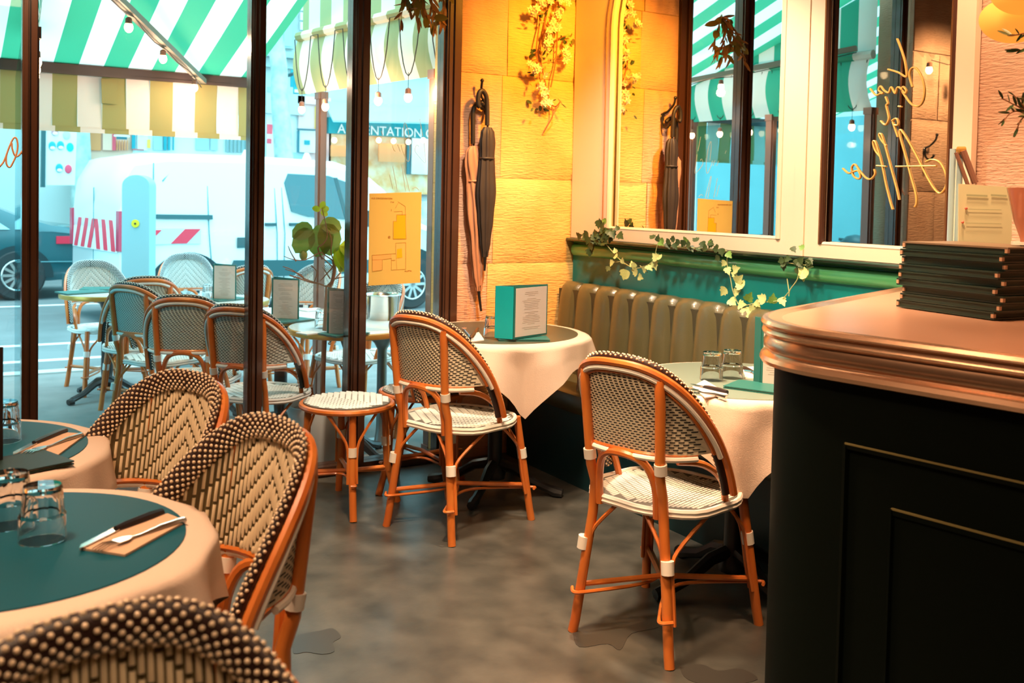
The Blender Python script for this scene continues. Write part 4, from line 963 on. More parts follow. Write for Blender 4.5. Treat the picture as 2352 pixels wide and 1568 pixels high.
lv = [(x, y, k) for x, y, k in ((1222, 120, 'ovald'), (1232, 128, 'slimb'), (1240, 118, 'slimb'), (1248, 130, 'ovald'), (1228, 108, 'ovald'), (1300, 78, 'oval'), (1315, 82, 'ovaly'), (1310, 95, 'oval'), (1292, 92, 'ovald'), (1285, 82, 'ovald'), (1270, 95, 'ovaly'), (1226, 168, 'ovald'), (1222, 185, 'ovald'), (1258, 165, 'slimb'), (1226, 240, 'ovald'), (1238, 248, 'ovald'), (1248, 246, 'ovald'), (1285, 230, 'slimd'), (1290, 240, 'slimb'), (1228, 38, 'slimb'), (1215, 55, 'slimb'), (1240, 35, 'ovald'), (1255, 28, 'ovald'), (1290, 50, 'slimb'), (1272, 10, 'ovald'), (1240, 140, 'slimb'), (1260, 140, 'slimb'), (1275, 130, 'slimb'), (1262, 118, 'ovald'), (1250, 150, 'ovaly'), (1280, 140, 'slimb'), (1235, 55, 'ovaly'), (1248, 60, 'slimb'), (1276, 110, 'slimb'), (1286, 120, 'ovaly'), (1240, -10, 'ovald'), (1280, -15, 'ovald'))]
blossom('blossom_vine', 'white blossom vine hanging on the orange stone wall', [[(1270, -60), (1262, 0), (1250, 60), (1240, 120), (1250, 180), (1262, 230), (1270, 262), (1256, 290), (1248, 305)], [(1285, -60), (1282, 20), (1280, 80), (1276, 140), (1265, 200)], [(1235, -60), (1240, 40), (1232, 110), (1240, 170)], [(1272, 95), (1290, 85), (1312, 82)], [(1262, 235), (1275, 245), (1288, 232)]], fl, lv, 5, YG-.03)
# dried foliage hanging at the top of the glass
r = random.Random(12); q = lambda x, y: at(x, y, Y=YG-.12)
st = [[q(1000, -60), q(990-12*k+r.uniform(-8, 8), -10), q(1010-16*k+r.uniform(-12, 12), 20+r.uniform(0, 45))] for k in range(6)]+[[q(985, -60), q(988, 0), q(996, 40), q(1000, 70)], [q(1010, -40), q(1020, 10), q(1015, 60)]]
sprig('dried_foliage', 'dried orange-brown foliage hanging at the top of the glass', st, ['slimb', 'slimb', 'ovaly'], .075, 12, 15, front=Vector((0, -1, 0)))
r = random.Random(13)
q = lambda X_, z, dy=0: Vector((X_, YG-.45+dy, z))
st = [[q(2.9-.14*k, 2.95), q(2.88-.14*k+r.uniform(-.05, .05), 2.8, r.uniform(-.1, .1)), q(2.86-.14*k+r.uniform(-.1, .1), 2.62+r.uniform(-.05, .08), r.uniform(-.1, .1))] for k in range(9)]
sprig('ceiling_foliage', 'grey-green foliage hung from the ceiling, seen in the mirrors', st, ['slim', 'slimb', 'slimd'], .07, 12, 13, front=Vector((0, -1, 0)), spread=1.2)
# ivy on the ledge
XV = XW-.11
def ivy(label, stems, leaves, seed, group='ivy trails along the ledge'):
    r = random.Random(seed); v = lambda x, y: at(x, y, X=XV)
    t = thing('ivy_trail', label, 'plant', v(*stems[0][0]), 0, group)
    for s_ in stems: wb(MB().tube(smoothpts([v(*p) for p in s_], 4), .0022, 5), 'stem', mat('ivy_stem', (.45, .50, .22), .6), t)
    for x, y, k, sz in leaves:
        leaf(k, v(x, y)+Vector((-.01, 0, 0))*r.random(), Vector((0, r.uniform(-1, 1), r.uniform(-1.2, .5))), Vector((-1, -.5, .2))+rv(r, .5), sz*.00185, t)
r = random.Random(2)
lv = [(1385+r.gauss(0, 16), 545+r.gauss(0, 12), 'ivyd', 26) for _ in range(34)]+[(1392, 510, 'ivy', 22), (1345, 545, 'ivyd', 14), (1420, 528, 'ivyd', 18)]+[(x, y, 'ivyy', s_) for x, y, s_ in ((1405, 605, 22), (1400, 612, 18), (1430, 595, 20), (1437, 620, 30), (1447, 628, 28), (1460, 605, 20), (1465, 625, 28), (1470, 634, 22), (1480, 620, 22), (1490, 610, 24), (1505, 600, 26), (1513, 595, 26), (1520, 592, 20), (1420, 588, 20), (1416, 580, 16), (1455, 612, 18))]
ivy('bushy ivy clump at the left end of the ledge, with a pale loop below', [[(1380, 545), (1400, 570), (1425, 597), (1455, 615), (1480, 612), (1500, 598), (1508, 570), (1512, 555)], [(1425, 600), (1400, 605)], [(1470, 610), (1487, 625)]], lv, 4)
lv = [(1500+170*k/22+r.uniform(-5, 5), 553+20*k/22+r.uniform(-14, 10), r.choice(['ivyd', 'ivy', 'ivyd']), 20) for k in range(23)]
ivy('row of ivy leaves lying on the middle of the ledge', [[(1500, 560), (1540, 565), (1600, 570), (1670, 576)]], lv, 5)
lv = [(x, y, k, s_) for x, y, k, s_ in ((1655, 590, 'ivyd', 18), (1668, 600, 'ivyy', 18), (1672, 615, 'ivyy', 20), (1688, 620, 'ivyy', 24), (1692, 632, 'ivyy', 20), (1695, 648, 'ivyy', 28), (1708, 658, 'ivyy', 30), (1670, 662, 'ivyy', 26), (1690, 672, 'ivyy', 22), (1678, 688, 'ivyy', 26), (1700, 700, 'ivyy', 26), (1712, 708, 'ivyy', 26), (1725, 715, 'ivyy', 30), (1735, 725, 'ivyy', 28), (1728, 735, 'ivyy', 26), (1700, 725, 'ivyy', 22), (1740, 700, 'ivyy', 26), (1718, 690, 'ivy', 26), (1738, 692, 'ivyy', 20), (1760, 690, 'ivyy', 28), (1775, 695, 'ivy', 24), (1795, 685, 'ivyy', 22))]
ivy('long pale ivy trail falling over the leather back', [[(1672, 578), (1670, 605), (1678, 640), (1684, 670), (1700, 705), (1725, 722)], [(1700, 705), (1740, 695), (1790, 690), (1812, 670)]], lv, 6)
lv = [(1800+r.uniform(0, 65), 592+r.uniform(0, 24), 'ivyd', 18) for _ in range(14)]+[(1820, 568, 'ivyd', 16), (1848, 570, 'ivy', 16), (1855, 632, 'ivyy', 30), (1845, 625, 'ivyy', 22)]
ivy('ivy tuft on the ledge under the joint of the two mirrors', [[(1790, 600), (1820, 605), (1860, 610)], [(1836, 608), (1832, 640), (1815, 665), (1812, 680)], [(1808, 640), (1812, 668)]], lv, 7)
# spills on the floor
def spill(label, pts, m):
    P = smoothpts([Vector((*at(x, y, Z=.001).xy, 0)) for x, y in pts+[pts[0]]], 4)[:-1]
    tag(MB().prism([(p.x, p.y) for p in P][::-1], .0004, .0014).build('spill', m, smooth=0), label, 'spill')
WET = mat('damp_stain', (.055, .052, .045), .3)
spill('dark damp patch on the floor at lower left of the aisle', [(672, 1478), (685, 1458), (735, 1448), (765, 1443), (783, 1462), (765, 1475), (768, 1495), (740, 1502), (705, 1497), (675, 1500)], WET)
spill('dark damp patch between the legs of the chair nearest the bar', [(1315, 1450), (1370, 1430), (1430, 1440), (1500, 1420), (1512, 1440), (1450, 1455), (1425, 1492), (1395, 1478), (1330, 1485)], WET)
spill('small dark stain at the bottom edge by the bar', [(1560, 1530), (1610, 1525), (1650, 1540), (1700, 1535), (1740, 1560), (1650, 1575), (1580, 1560)], WET)
# ---------------------------------------------------------------- the street
ASPH = mat('street_asphalt', (.12, .155, .16), .7, c2=(.18, .22, .225), scale=1.2, bump=.1, bscale=60)
PAVE = mat('pavement', (.22, .235, .225), .8, c2=(.17, .185, .18), scale=5, bump=.1, bscale=60)
tag(MB().box((-14, YG+.1, ZS-.1), (26, 8.6, ZS)).build('pavement', PAVE, smooth=0), 'pavement', 'pavement', kind='structure')
tag(MB().box((-20, 8.6, ZS-.12), (40, 22, ZS-.02)).build('road', ASPH, smooth=0), 'road', 'road', kind='structure')
b = MB()
for k in range(24): b.box((-14+1.6*k, 8.5, ZS-.1), (-12.42+1.6*k, 8.65, ZS+.012))
o = b.build('kerb', mat('kerb_stone', (.5, .55, .54), .8), smooth=0); o['kind'] = 'structure'
LINE = mat('road_paint', (.8, .84, .84), .6)
for k, (y_, l) in enumerate(((9.25, 'nearest white line on the road'), (10.2, 'second white line on the road'), (13.6, 'farthest white line on the road'))):
    tag(MB().box((-12, y_, ZS-.021), (1.6 if k < 2 else 25, y_+.11, ZS-.017)).build('road_line', LINE, smooth=0), l, 'road marking')
# awnings
AG = mat('awning_green', (.05, .36, .20), .7, trans=.5); AWH = mat('awning_white', (.80, .84, .82), .7, trans=.5)
VO = mat('valance_green_warm', (.42, .34, .12), .8, trans=.12); VC = mat('valance_white_warm', (.95, .76, .66), .8, trans=.12)  # warm reflected light is put into the canopy's green and white stripes here
SW = .1545; X0 = at(121, 230, Y=7.2).x
t = thing('striped_awning', 'green and white striped awning over the terrace', 'awning', (1.0, 7.2, 2.2))
def stripes(b, xa, xb, fn, nv, mats=(0, 1)):
    k = math.floor((xa-X0)/SW)
    while X0+k*SW < xb:
        a, c_ = max(xa, X0+k*SW), min(xb, X0+(k+1)*SW)
        if c_-a > 1e-3: b.grid(lambda u, v: fn(a+(c_-a)*u, v), 2, nv, mats[k % 2])
        k += 1
XE = 2.06
b = MB(); stripes(b, -1.6, XE, lambda x, v: (x, 7.2-2.5*v, 2.21+.80*v-.03*math.sin(PI*v)), 8); wb(b, 'canopy', [AG, AWH], t)
b = MB()
k = math.floor((-1.6-X0)/SW)
while X0+k*SW < XE-.02:
    a = X0+k*SW; c_ = min(XE, a+SW); a = max(a, -1.6)
    b.grid(lambda u, v: (a+(c_-a)*u, 7.23+.010*math.sin(3*v+k), 2.17-.37*v), 2, 5, k % 2)
    hx = .018; b.add([(a+hx, 7.222, 1.81), (c_+hx, 7.222, 1.81), (c_+hx, 7.222, 1.772), (a+hx, 7.222, 1.772)], [(0, 1, 2, 3)], k % 2); k += 1
wb(b, 'valance', [VO, VC], t, smooth=3)
b = MB(); yb = 7.2
b.box((-1.65, yb-.03, 2.165), (XE+.02, yb+.04, 2.235)); b.box((-1.65, yb-.045, 2.225), (XE+.03, yb+.01, 2.245)); b.box((-1.65, yb-.04, 2.15), (XE+.03, yb-.01, 2.168))
wb(b, 'front_bar', mat('awning_bar', (.05, .028, .025), .4), t, smooth=0)
pA, pB = at(466, 187, Y=7.13), at(262, -10, Y=5.6)
d_ = (pB-pA); pC = pA+d_*1.45
wb(MB().bar(pA, pC, .05, .035), 'folding_arm', mat('arm_grey', (.20, .19, .15), .5), t, smooth=0)
b = MB().box((.9, 7.215, 1.86), (1.12, 7.222, 2.06)) if False else MB()
P = [at(x, y, Y=7.21) for x, y in ((232, 180), (270, 183), (268, 240), (234, 237))]; b.plate(P, (0, -.006, 0)); wb(b, 'patch', VO, t, smooth=0)
bulbb = MB().ball((0, 0, -.055), .024, 10, 7, (1, 1, 1.25)); BM = bulbb.mesh('bulb', BULB, 3)
skm = MB().lathe([(.008, .0), (.018, -.008), (.019, -.035), (.013, -.04)], n=12).mesh('socket', SOCKET, .8)
def string_lights(label, cable, bulbs, group='terrace string lights', s_=1.0):
    t = thing('string_lights', label, 'string lights', cable[0], 0, group)
    wb(MB().tube(cable, .0035, 5), 'cable', CABLE, t)
    for p in bulbs:
        for me, nm in ((skm, 'socket'), (BM, 'bulb')):
            o = bpy.data.objects.new(nm, me); C.objects.link(o)
            if nm == 'socket': o.parent = t; o.location = Vector(p)-t.location; so = o
            else: o.parent = so
    return t
bl = []; cab = [pC+Vector((0, 0, -.03))]
for x, y, q in ((278, 8, .87), (354, 84, .52), (430, 162, .12)):
    p = pA+d_*q+Vector((0, 0, -.04)); bl.append(p)
for k in range(12): q = 1.3-1.3*k/11; cab.append(pA+d_*q+Vector((.01*math.sin(5*k), 0, -.03-.012*math.cos(4*k))))
string_lights('string lights wound along the awning arm', cab, bl)
for p in bl: light('arm_bulb_light', 'POINT', p+Vector((0, 0, -.10)), 9, (1, .62, .4), .03)
# side curtains with rolled bead (right: direct view; left: seen in the mirror)
def curtain(name, label, xa, ya, xb, yb_, low, bead, top, mg, mw, flip=1, sw=SW, bulbs=5, lab2='', ph=0, boff=.085):
    t = thing(name, label, 'awning', (xa, ya, low)); A, B = Vector((xa, ya, 0)), Vector((xb, yb_, 0)); d = B-A; L_ = d.length; d.normalize(); nn = Vector((-d.y, d.x, 0))*flip
    up = MB(); lo = MB(); bd = MB(); k = 0
    while k*sw < L_:
        a, c_ = k*sw, min(L_, (k+1)*sw)
        up.grid(lambda u, v: A+d*(a+(c_-a)*u)+Vector((0, 0, bead+.03+(top-bead-.03)*v)), 2, 2, (k+ph) % 2)
        lo.grid(lambda u, v: A+d*(a+(c_-a)*(u)+.05*math.sin(PI*v)*0+.035*math.sin(2.2*v))+nn*(.02+.035*math.sin(PI*v))+Vector((0, 0, low+(bead-low)*v)), 2, 8, (k+ph) % 2)
        q = [A+d*(a+(c_-a)*u/2)+nn*.03+Vector((0, 0, bead+.01)) for u in range(3)]; bd.tube(q, .034, 8, mi=(k+ph) % 2); k += 1
    wb(up, 'upper_cloth', [mg, mw], t, smooth=3); wb(bd, 'rolled_edge', [mg, mw], t); wb(lo, 'valance', [mg, mw], t, smooth=3)
    n = bulbs; cab = []; bl = []
    for k in range(n):
        s0 = L_*(k+.15)/n; s1 = L_*(k+.85)/n
        for j in range(9): u = j/8; cab.append(A+d*(s0+(s1-s0)*u)+nn*boff+Vector((0, 0, bead-.02-(bead-low-.03)*math.sin(PI*u)**.7)))
        m_ = A+d*((s0+s1)/2)+nn*boff+Vector((0, 0, low-.06)); bl.append(m_)
    t2 = string_lights(lab2, cab, bl)
    if boff > .05:
        for m_ in bl[::2]: light('side_bulb_light', 'POINT', m_+nn*.07+Vector((0, 0, -.06)), 7, (1, .6, .35), .03)
    for m_ in bl: wb(MB().tube([m_+Vector((0, 0, .09)), m_], .002, 4), 'drop_wire', CABLE, t2)
    return t
SG = mat('curtain_sage', (.42, .42, .20), .8, trans=.25); SCR = mat('curtain_cream', (.92, .82, .68), .8, trans=.25)
curtain('side_awning', 'sage and cream striped side awning behind the lemon tree window', 2.60, 4.80, 2.30, 6.72, 2.08, 2.47, 3.05, SG, SCR, 1, bulbs=6, lab2='string lights looped along the sage striped side awning', ph=0)
curtain('side_awning', 'green striped side awning seen in the mirrors', .415, 4.82, .57, 6.75, 2.08, 2.47, 3.05, mat('curtain_green', (.03, .42, .30), .8, trans=.4), mat('curtain_white', (.82, .88, .86), .8, trans=.4), -1, bulbs=6, lab2='string lights looped along the green side awning in the mirrors', ph=1, boff=.03)
WOOD = mat('terrace_post_wood', (.22, .10, .07), .4, coat=.3)
def tpost(p, w_, label, z1=2.1):
    b = MB().box((-w_/2, -w_/2, 0), (w_/2, w_/2, z1-ZS)); b.box((-w_*.3, -w_/2-.012, 0), (w_*.3, w_/2+.012, z1-ZS)).box((-w_*.62, -w_*.62, 0), (w_*.62, w_*.62, .06)).box((-w_*.62, -w_*.62, z1-ZS-.05), (w_*.62, w_*.62, z1-ZS))
    tag(b.build('terrace_post', WOOD, smooth=0, loc=(p[0], p[1], ZS)), label, 'post', 'posts of the terrace frame')
tpost(at(1000, 400, D=5.55).xy, .065, 'brown terrace post just left of the wide black pillar')
tpost(at(736, 400, D=6.9).xy, .06, 'brown terrace post behind the lemon tree')
tpost((.425, 4.84), .06, 'terrace post at the left end beside the glass', 2.1); tpost((.49, 5.75), .06, 'middle post of the left terrace frame, seen in the mirrors'); tpost((.56, 6.62), .06, 'outer post of the left terrace frame')
# clear side screen at left end
scr = tag(MB().bar((.395, 4.90, 1.03), (.50, 6.6, 1.03), .010, 2.04).build('side_screen', pane('teal_screen', (.55, .84, .88)), smooth=0), 'teal tinted clear screen closing the left end of the terrace', 'screen')
# lemon tree
pp = at(728, 1086, Z=ZS); 
t = thing('plant_pot', 'round white plant pot behind the stool', 'pot', (pp.x, pp.y+.02, ZS))
MB().lathe([(.115, 0), (.13, .02), (.145, .30), (.152, .33), (.152, .36), (.140, .36), (.135, .33), (.0, .33)], n=32).build('pot_body', mat('white_pot', (.88, .94, .95), .4), t)
MB().lathe([(.134, .332), (.08, .342), (0, .345)], n=24).build('soil', mat('soil', (.35, .2, .14), .9), t)
Yt = pp.y+.02; v = lambda x, y, dy=0: at(x, y, Y=Yt+dy)
t = thing('lemon_tree', 'small bare lemon tree with a few big leaves, planted in the white pot', 'tree', v(741, 945))
b = MB(); b.tube(smoothpts([v(741, 950), v(742, 860), v(746, 760), v(750, 690), v(752, 655)], 4), [.014]*9+[.0125]*8, 8)
b.tube(smoothpts([v(752, 668), v(762, 650), v(768, 620), v(766, 596)], 3), .010, 7); b.tube(smoothpts([v(752, 660), v(735, 652), v(712, 648), v(690, 640), v(665, 632)], 3), .004, 6)
for P in ([(766, 615), (750, 600), (735, 585), (722, 560), (712, 545)], [(768, 612), (780, 600), (790, 592)], [(740, 595), (730, 570), (742, 560), (752, 540), (745, 500), (740, 480)], [(770, 605), (760, 580), (762, 555), (755, 530)], [(752, 655), (770, 640), (790, 636), (803, 630)], [(770, 640), (788, 620), (800, 614)], [(735, 652), (700, 640), (672, 620), (650, 612)], [(700, 645), (690, 630), (655, 618)], [(768, 600), (745, 585), (735, 580), (700, 597), (670, 595), (652, 588)], [(735, 590), (720, 575), (715, 570)], [(680, 600), (668, 580), (662, 565)], [(725, 560), (712, 540), (700, 515)], [(765, 612), (740, 640), (735, 645)], [(720, 650), (728, 625), (715, 610)], [(758, 640), (745, 620), (740, 612)]):
    b.tube(smoothpts([v(x, y, (i*.02 if len(P) % 2 else -.02*i)) for i, (x, y) in enumerate(P)], 3), [.0042*(1-.6*i/(3*(len(P)-1)+1)) for i in range(3*(len(P)-1)+1)], 5)
wb(b, 'trunk', BARK, t)
BL = [(0, 0), (.22, .08), (.36, .3), (.38, .55), (.26, .85), (0, 1)]
LM['big'] = leafmesh('leaf', BL, mat('lemon_leaf', (.20, .32, .06), .45, trans=.35), .35); LM['bigy'] = leafmesh('leaf', BL, mat('lemon_leaf_bright', (.45, .60, .03), .45, trans=.35), .3)
for (x, y, x2, y2, k, s_) in ((712, 525, 685, 570, 'big', .11), (716, 518, 680, 540, 'big', .09), (748, 512, 755, 565, 'big', .13), (742, 515, 728, 580, 'big', .13), (735, 515, 765, 520, 'big', .09), (776, 568, 800, 600, 'bigy', .12), (780, 563, 803, 575, 'bigy', .10), (775, 565, 792, 615, 'bigy', .11)):
    A, B = v(x, y), v(x2, y2); leaf(k, A, B-A, Vector((0, -1, .3)), s_*1.35, t)
LEM = mat('lemon_skin', (.45, .50, .14), .45)
for x, y, s_ in ((697, 585, .026), (783, 617, .018)): wb(MB().ball(v(x, y), s_, 12, 8, (.85, .85, 1.15)), 'fruit', LEM, t)
b = MB()
for x, y, x2, y2 in ((735, 482, 718, 478), (738, 484, 752, 478), (736, 486, 748, 492), (737, 480, 742, 468)): A, B = v(x, y), v(x2, y2); leaf('bigy', A, B-A, Vector((0, -1, .3)), .045, t)
# wine bucket on stand
bp_ = at(880, 676, D=5.75)
t = thing('wine_bucket', 'steel wine bucket on a tall stand behind the yellow notice', 'bucket', (bp_.x, bp_.y, ZS)); hz = bp_.z-ZS
MB().lathe([(.07, hz-.24), (.078, hz-.235), (.098, hz-.01), (.108, hz), (.104, hz+.004), (.094, hz-.01), (.074, hz-.225), (0, hz-.225)], n=28).build('bucket', STEEL, t)
b = MB().lathe([(.16, 0), (.16, .012), (.04, .03), (.03, .1), (.028, hz-.32), (.05, hz-.28), (.085, hz-.25), (.088, hz-.24)], n=24); b.build('stand', mat('grey_stand', (.35, .42, .44), .3, metal=.6), t)
b = MB().tube([(.094*math.cos(2*PI*k/24), .094*math.sin(2*PI*k/24), hz-.16) for k in range(24)], .006, 6, closed=True); b.build('ring', STEEL, t)
# bollard / charging post
pb_ = at(317, 402, D=8.8)
t = thing('parking_post', 'rounded grey-blue street post in front of the white van', 'post', (pb_.x, pb_.y, ZS), 0); hb = pb_.z-ZS; RB = .122
an = math.atan2(RT.y, RT.x)
b = MB(); outl = [(-RB, 0), (RB, 0)]+[(RB*math.cos(PI*k/14), hb-RB*.8+RB*.8*math.sin(PI*k/14)) for k in range(15)]
uu = Vector((math.cos(an), math.sin(an), 0)); vv = Vector((-math.sin(an), math.cos(an), 0))
b.plate([uu*x+Vector((0, 0, z))-vv*.05 for x, z in outl], vv*.16); b.build('post_body', mat('post_grey_blue', (.30, .50, .54), .5), t)
c_ = -vv*.055+Vector((0, 0, hb-.43)); b = MB().add([c_+uu*(.036*math.cos(2*PI*k/20))+Vector((0, 0, .036*math.sin(2*PI*k/20))) for k in range(20)]+[c_-vv*.004+uu*(.034*math.cos(2*PI*k/20))+Vector((0, 0, .034*math.sin(2*PI*k/20))) for k in range(20)], [tuple(range(20, 40))]+[(k, (k+1) % 20, 20+(k+1) % 20, 20+k) for k in range(20)])
b.build('yellow_button', mat('yellow_disc', (.9, .7, .02), .5), t); c_ = -vv*.062+Vector((0, 0, hb-.43)); MB().ball(c_, .01, 8, 5).build('key_hole', IRON, t)
# ---------------------------------------------------------------- vehicles
VW = mat('van_white', (.82, .86, .87), .3, coat=.5); VG = mat('van_glass', (.02, .12, .14), .08, coat=.6); TYRE = mat('tyre', (.02, .03, .032), .7); PL = mat('van_plastic', (.02, .09, .10), .5)
REDR = mat('reflective_red', (.85, .03, .07), .4); WHR = mat('reflective_white', (.85, .85, .85), .4); SEAM = mat('seam', (.08, .26, .29), .6)
def carbody(t, secs, wid, name, m, tum=.12):
    # secs: list of (x, zbottom, zbelt, ztop); cross-section rounded
    b = MB(); K = []
    for x, z0, zb, zt, ws in secs:
        w_ = wid/2*ws; tw = w_-tum*max(0, (zt-zb))/.8
        pr = [(-w_*.96, z0), (-w_, z0+.12), (-w_, (z0+zb)/2), (-w_*.985, zb), (-tw-.03, zt-.10), (-tw+.05, zt-.02), (-tw*.5, zt), (0, zt+.01)]
        pr = pr+[(-a, c) for a, c in pr[-2::-1]]; K.append([(x, y, z) for y, z in pr])
    n = len(K[0]); vs = sum(K, [])
    fs = [(i*n+k, (i+1)*n+k, (i+1)*n+k+1, i*n+k+1) for i in range(len(K)-1) for k in range(n-1)]
    fs += [(i*n+n-1, (i+1)*n+n-1, (i+1)*n, i*n) for i in range(len(K)-1)]+[tuple(range(n)), tuple((len(K)-1)*n+k for k in range(n-1, -1, -1))]
    b.add(vs, fs); return b.build(name, m, t, smooth=.6)
def wheel(t, x, y, r_, side, spk=10):
    wh = MB(); n = 28; P = [(-.10, r_*.62), (-.10, r_*.93), (-.08, r_), (.08, r_), (.10, r_*.93), (.10, r_*.62)]
    vs = [(x+q*math.cos(2*PI*k/n), y+yy, r_+q*math.sin(2*PI*k/n)) for yy, q in P for k in range(n)]
    wh.add(vs, [(i*n+k, i*n+(k+1) % n, (i+1)*n+(k+1) % n, (i+1)*n+k) for i in range(len(P)-1) for k in range(n)]+[tuple(range(n)), tuple(5*n+k for k in range(n-1, -1, -1))])
    w_ = wh.build('wheel', TYRE, t, smooth=.6); b = MB(); yo = y+side*.104
    for k in range(spk):
        a = 2*PI*k/spk; b.bar((x, yo, r_), (x+r_*.6*math.cos(a), yo, r_+r_*.6*math.sin(a)), .035, .012, up=(0, 1, 0))
    b.tube([(x+r_*.6*math.cos(2*PI*k/24), yo, r_+r_*.6*math.sin(2*PI*k/24)) for k in range(24)], .012, 6, closed=True); b.build('rim', STEEL, w_, smooth=.6)
vc = at(280, 600, D=10.5); va = math.radians(9)
van = thing('white_van', 'white delivery van with red and white rear chevrons parked across the street', 'van', (vc.x, vc.y, ZS-.02), va)
# local: x forward along length from the rear, near side y=0 -> body spans y 0..1.8
WV = 1.82; vb = bpy.data.objects.new('shell', None)
secs = [(0, .42, 1.0, 1.30, .90), (.03, .36, 1.0, 1.62, .94), (.16, .34, 1.02, 1.84, .97), (.5, .30, 1.05, 1.90, 1), (1.6, .28, 1.05, 1.92, 1), (2.6, .28, 1.05, 1.90, 1), (3.0, .28, 1.04, 1.80, 1), (3.35, .28, 1.02, 1.55, 1), (3.62, .28, 1.0, 1.22, .99), (4.0, .28, .95, 1.10, .97), (4.3, .30, .85, .98, .92), (4.40, .40, .7, .80, .85)]
ob = carbody(van, secs, WV, 'body', VW, .10); ob.location.y = WV/2
def vp(x, z, y=-.004):   # point on near side following the tumble
    w_ = WV/2; yb = 0 if z < 1.05 else .10*(z-1.05)/.8
    return Vector((x, yb+y, z))
def vpoly(pts, m, name, th=.012, par=van, y=-.004):
    b = MB().plate([vp(x, z, y) for x, z in pts], (0, -th, 0)); return b.build(name, m, par, smooth=0)
vpoly([(1.98, 1.26), (2.2, 1.20), (2.7, 1.17), (3.05, 1.19), (2.92, 1.42), (2.78, 1.62), (2.5, 1.70), (1.95, 1.71), (1.90, 1.6)], VG, 'side_window')
vpoly([(2.70, 1.17), (2.75, 1.17), (2.62, 1.68), (2.57, 1.68)], PL, 'window_pillar', .016)
b = MB()
for st in ([(.35, .5), (.33, 1.0), (.36, 1.78)], [(.96, 1.0), (.955, 1.72)], [(1.02, .35), (.96, 1.0)], [(1.80, .35), (1.79, 1.0), (1.77, 1.75)], [(1.88, .35), (1.89, 1.0), (1.86, 1.7)], [(3.35, .5), (3.36, .95)]): b.tube([vp(x, z, -.003) for x, z in st], .006, 5)
b.tube([vp(x, z, -.003) for x, z in ((.45, 1.58), (.52, 1.66), (.64, 1.70), (1.2, 1.715), (2.0, 1.70))], .009, 5); b.build('seams', SEAM, van)
vpoly([(.36, 1.17), (1.0, 1.165), (1.0, 1.215), (.36, 1.22)], PL, 'slide_rail', .014)
vpoly([(.30, 1.05), (.42, 1.05), (.36, .99), (.30, .99)], REDR, 'reflective_patch', .008); vpoly([(.52, .90), (.70, .90), (.86, 1.06), (.68, 1.06)], REDR, 'reflective_patch', .008); vpoly([(.30, .895), (.86, .895), (.86, 1.065), (.30, 1.065)], mat('patch_grey', (.62, .72, .74), .4), 'reflective_strip', .004)
for x, x2 in ((1.64, 1.77), (1.95, 2.14)): b = MB().box((x, -.03, 1.09), (x2, .02, 1.125)); b.build('door_handle', PL, van, smooth=0)
vpoly([(1.29, .84), (1.39, .84), (1.39, .96), (1.29, .96)], PL, 'fuel_flap', .01)
vpoly([(1.17, .50), (3.2, .50), (3.2, .66), (1.25, .70)], PL, 'sill', .02)
for x in (.72, 3.72):
    b = MB(); n = 20; ro, ri = .47, .40; P = [(x+ro*math.cos(PI*k/n), .33+ro*math.sin(PI*k/n)) for k in range(n+1)]
    b.plate([vp(a, c, -.002) for a, c in P], (0, -.006, 0)); b.build('wheel_arch', mat('arch_black', (.008, .03, .035), .7), van, smooth=0)
    wheel(van, x, .10, .325, -1)
# rear face (x=0 side): stripes, lamp, plate, bumper
def rp(y, z, x=-.006): return Vector((x+(0 if z < 1.25 else .02), y, z))
b1 = MB(); b2 = MB(); yc = WV/2
b1.plate([rp(y, z, -.004) for y, z in ((.12, .80), (WV-.12, .80), (WV-.12, 1.30), (.12, 1.30))][::-1], (-.006, 0, 0)); b1.build('chevron_back', WHR, van, smooth=0)
for k in range(3):
    for s_ in (-1, 1):
        y0 = yc+s_*(.10+.25*k); y1 = y0+s_*.13
        b = MB().plate([rp(y, z, -.011) for y, z in ((y0, .81), (y1, .81), (y1-s_*.18, 1.29), (y0-s_*.18, 1.29))], (-.003, 0, 0)); b.build('chevron_stripe', REDR, van, smooth=0)
for y in (.05, WV-.13): MB().box((-.02, y, .82), (.03, y+.09, 1.25)).build('tail_lamp', mat('tail_red', (.6, .03, .08), .2), van, smooth=0)
t_ = MB().box((-.03, yc-.26, .50), (-.012, yc+.26, .61)).build('number_plate', WHR, van, smooth=0)
MB().box((-.10, .02, .30), (.06, WV-.02, .47)).build('bumper', PL, van, smooth=0)
MB().box((.30, .55, 1.925), (.42, .60, 1.94)).build('roof_mark', mat('mark_brown', (.3, .08, .08), .5), van, smooth=0)
for x in (1.55, 2.35): MB().tube([(x, .35, 1.90), (x, .35, 1.98)], [.06, .025], 8).build('roof_mount', VW, van)
MB().tube([(.0, .95, .6), (.0, .95, 1.5)], .006, 5).build('door_seam', SEAM, van)
MB().box((2.98, -.20, 1.08), (3.10, -.02, 1.28)).build('wing_mirror', PL, van, smooth=0)
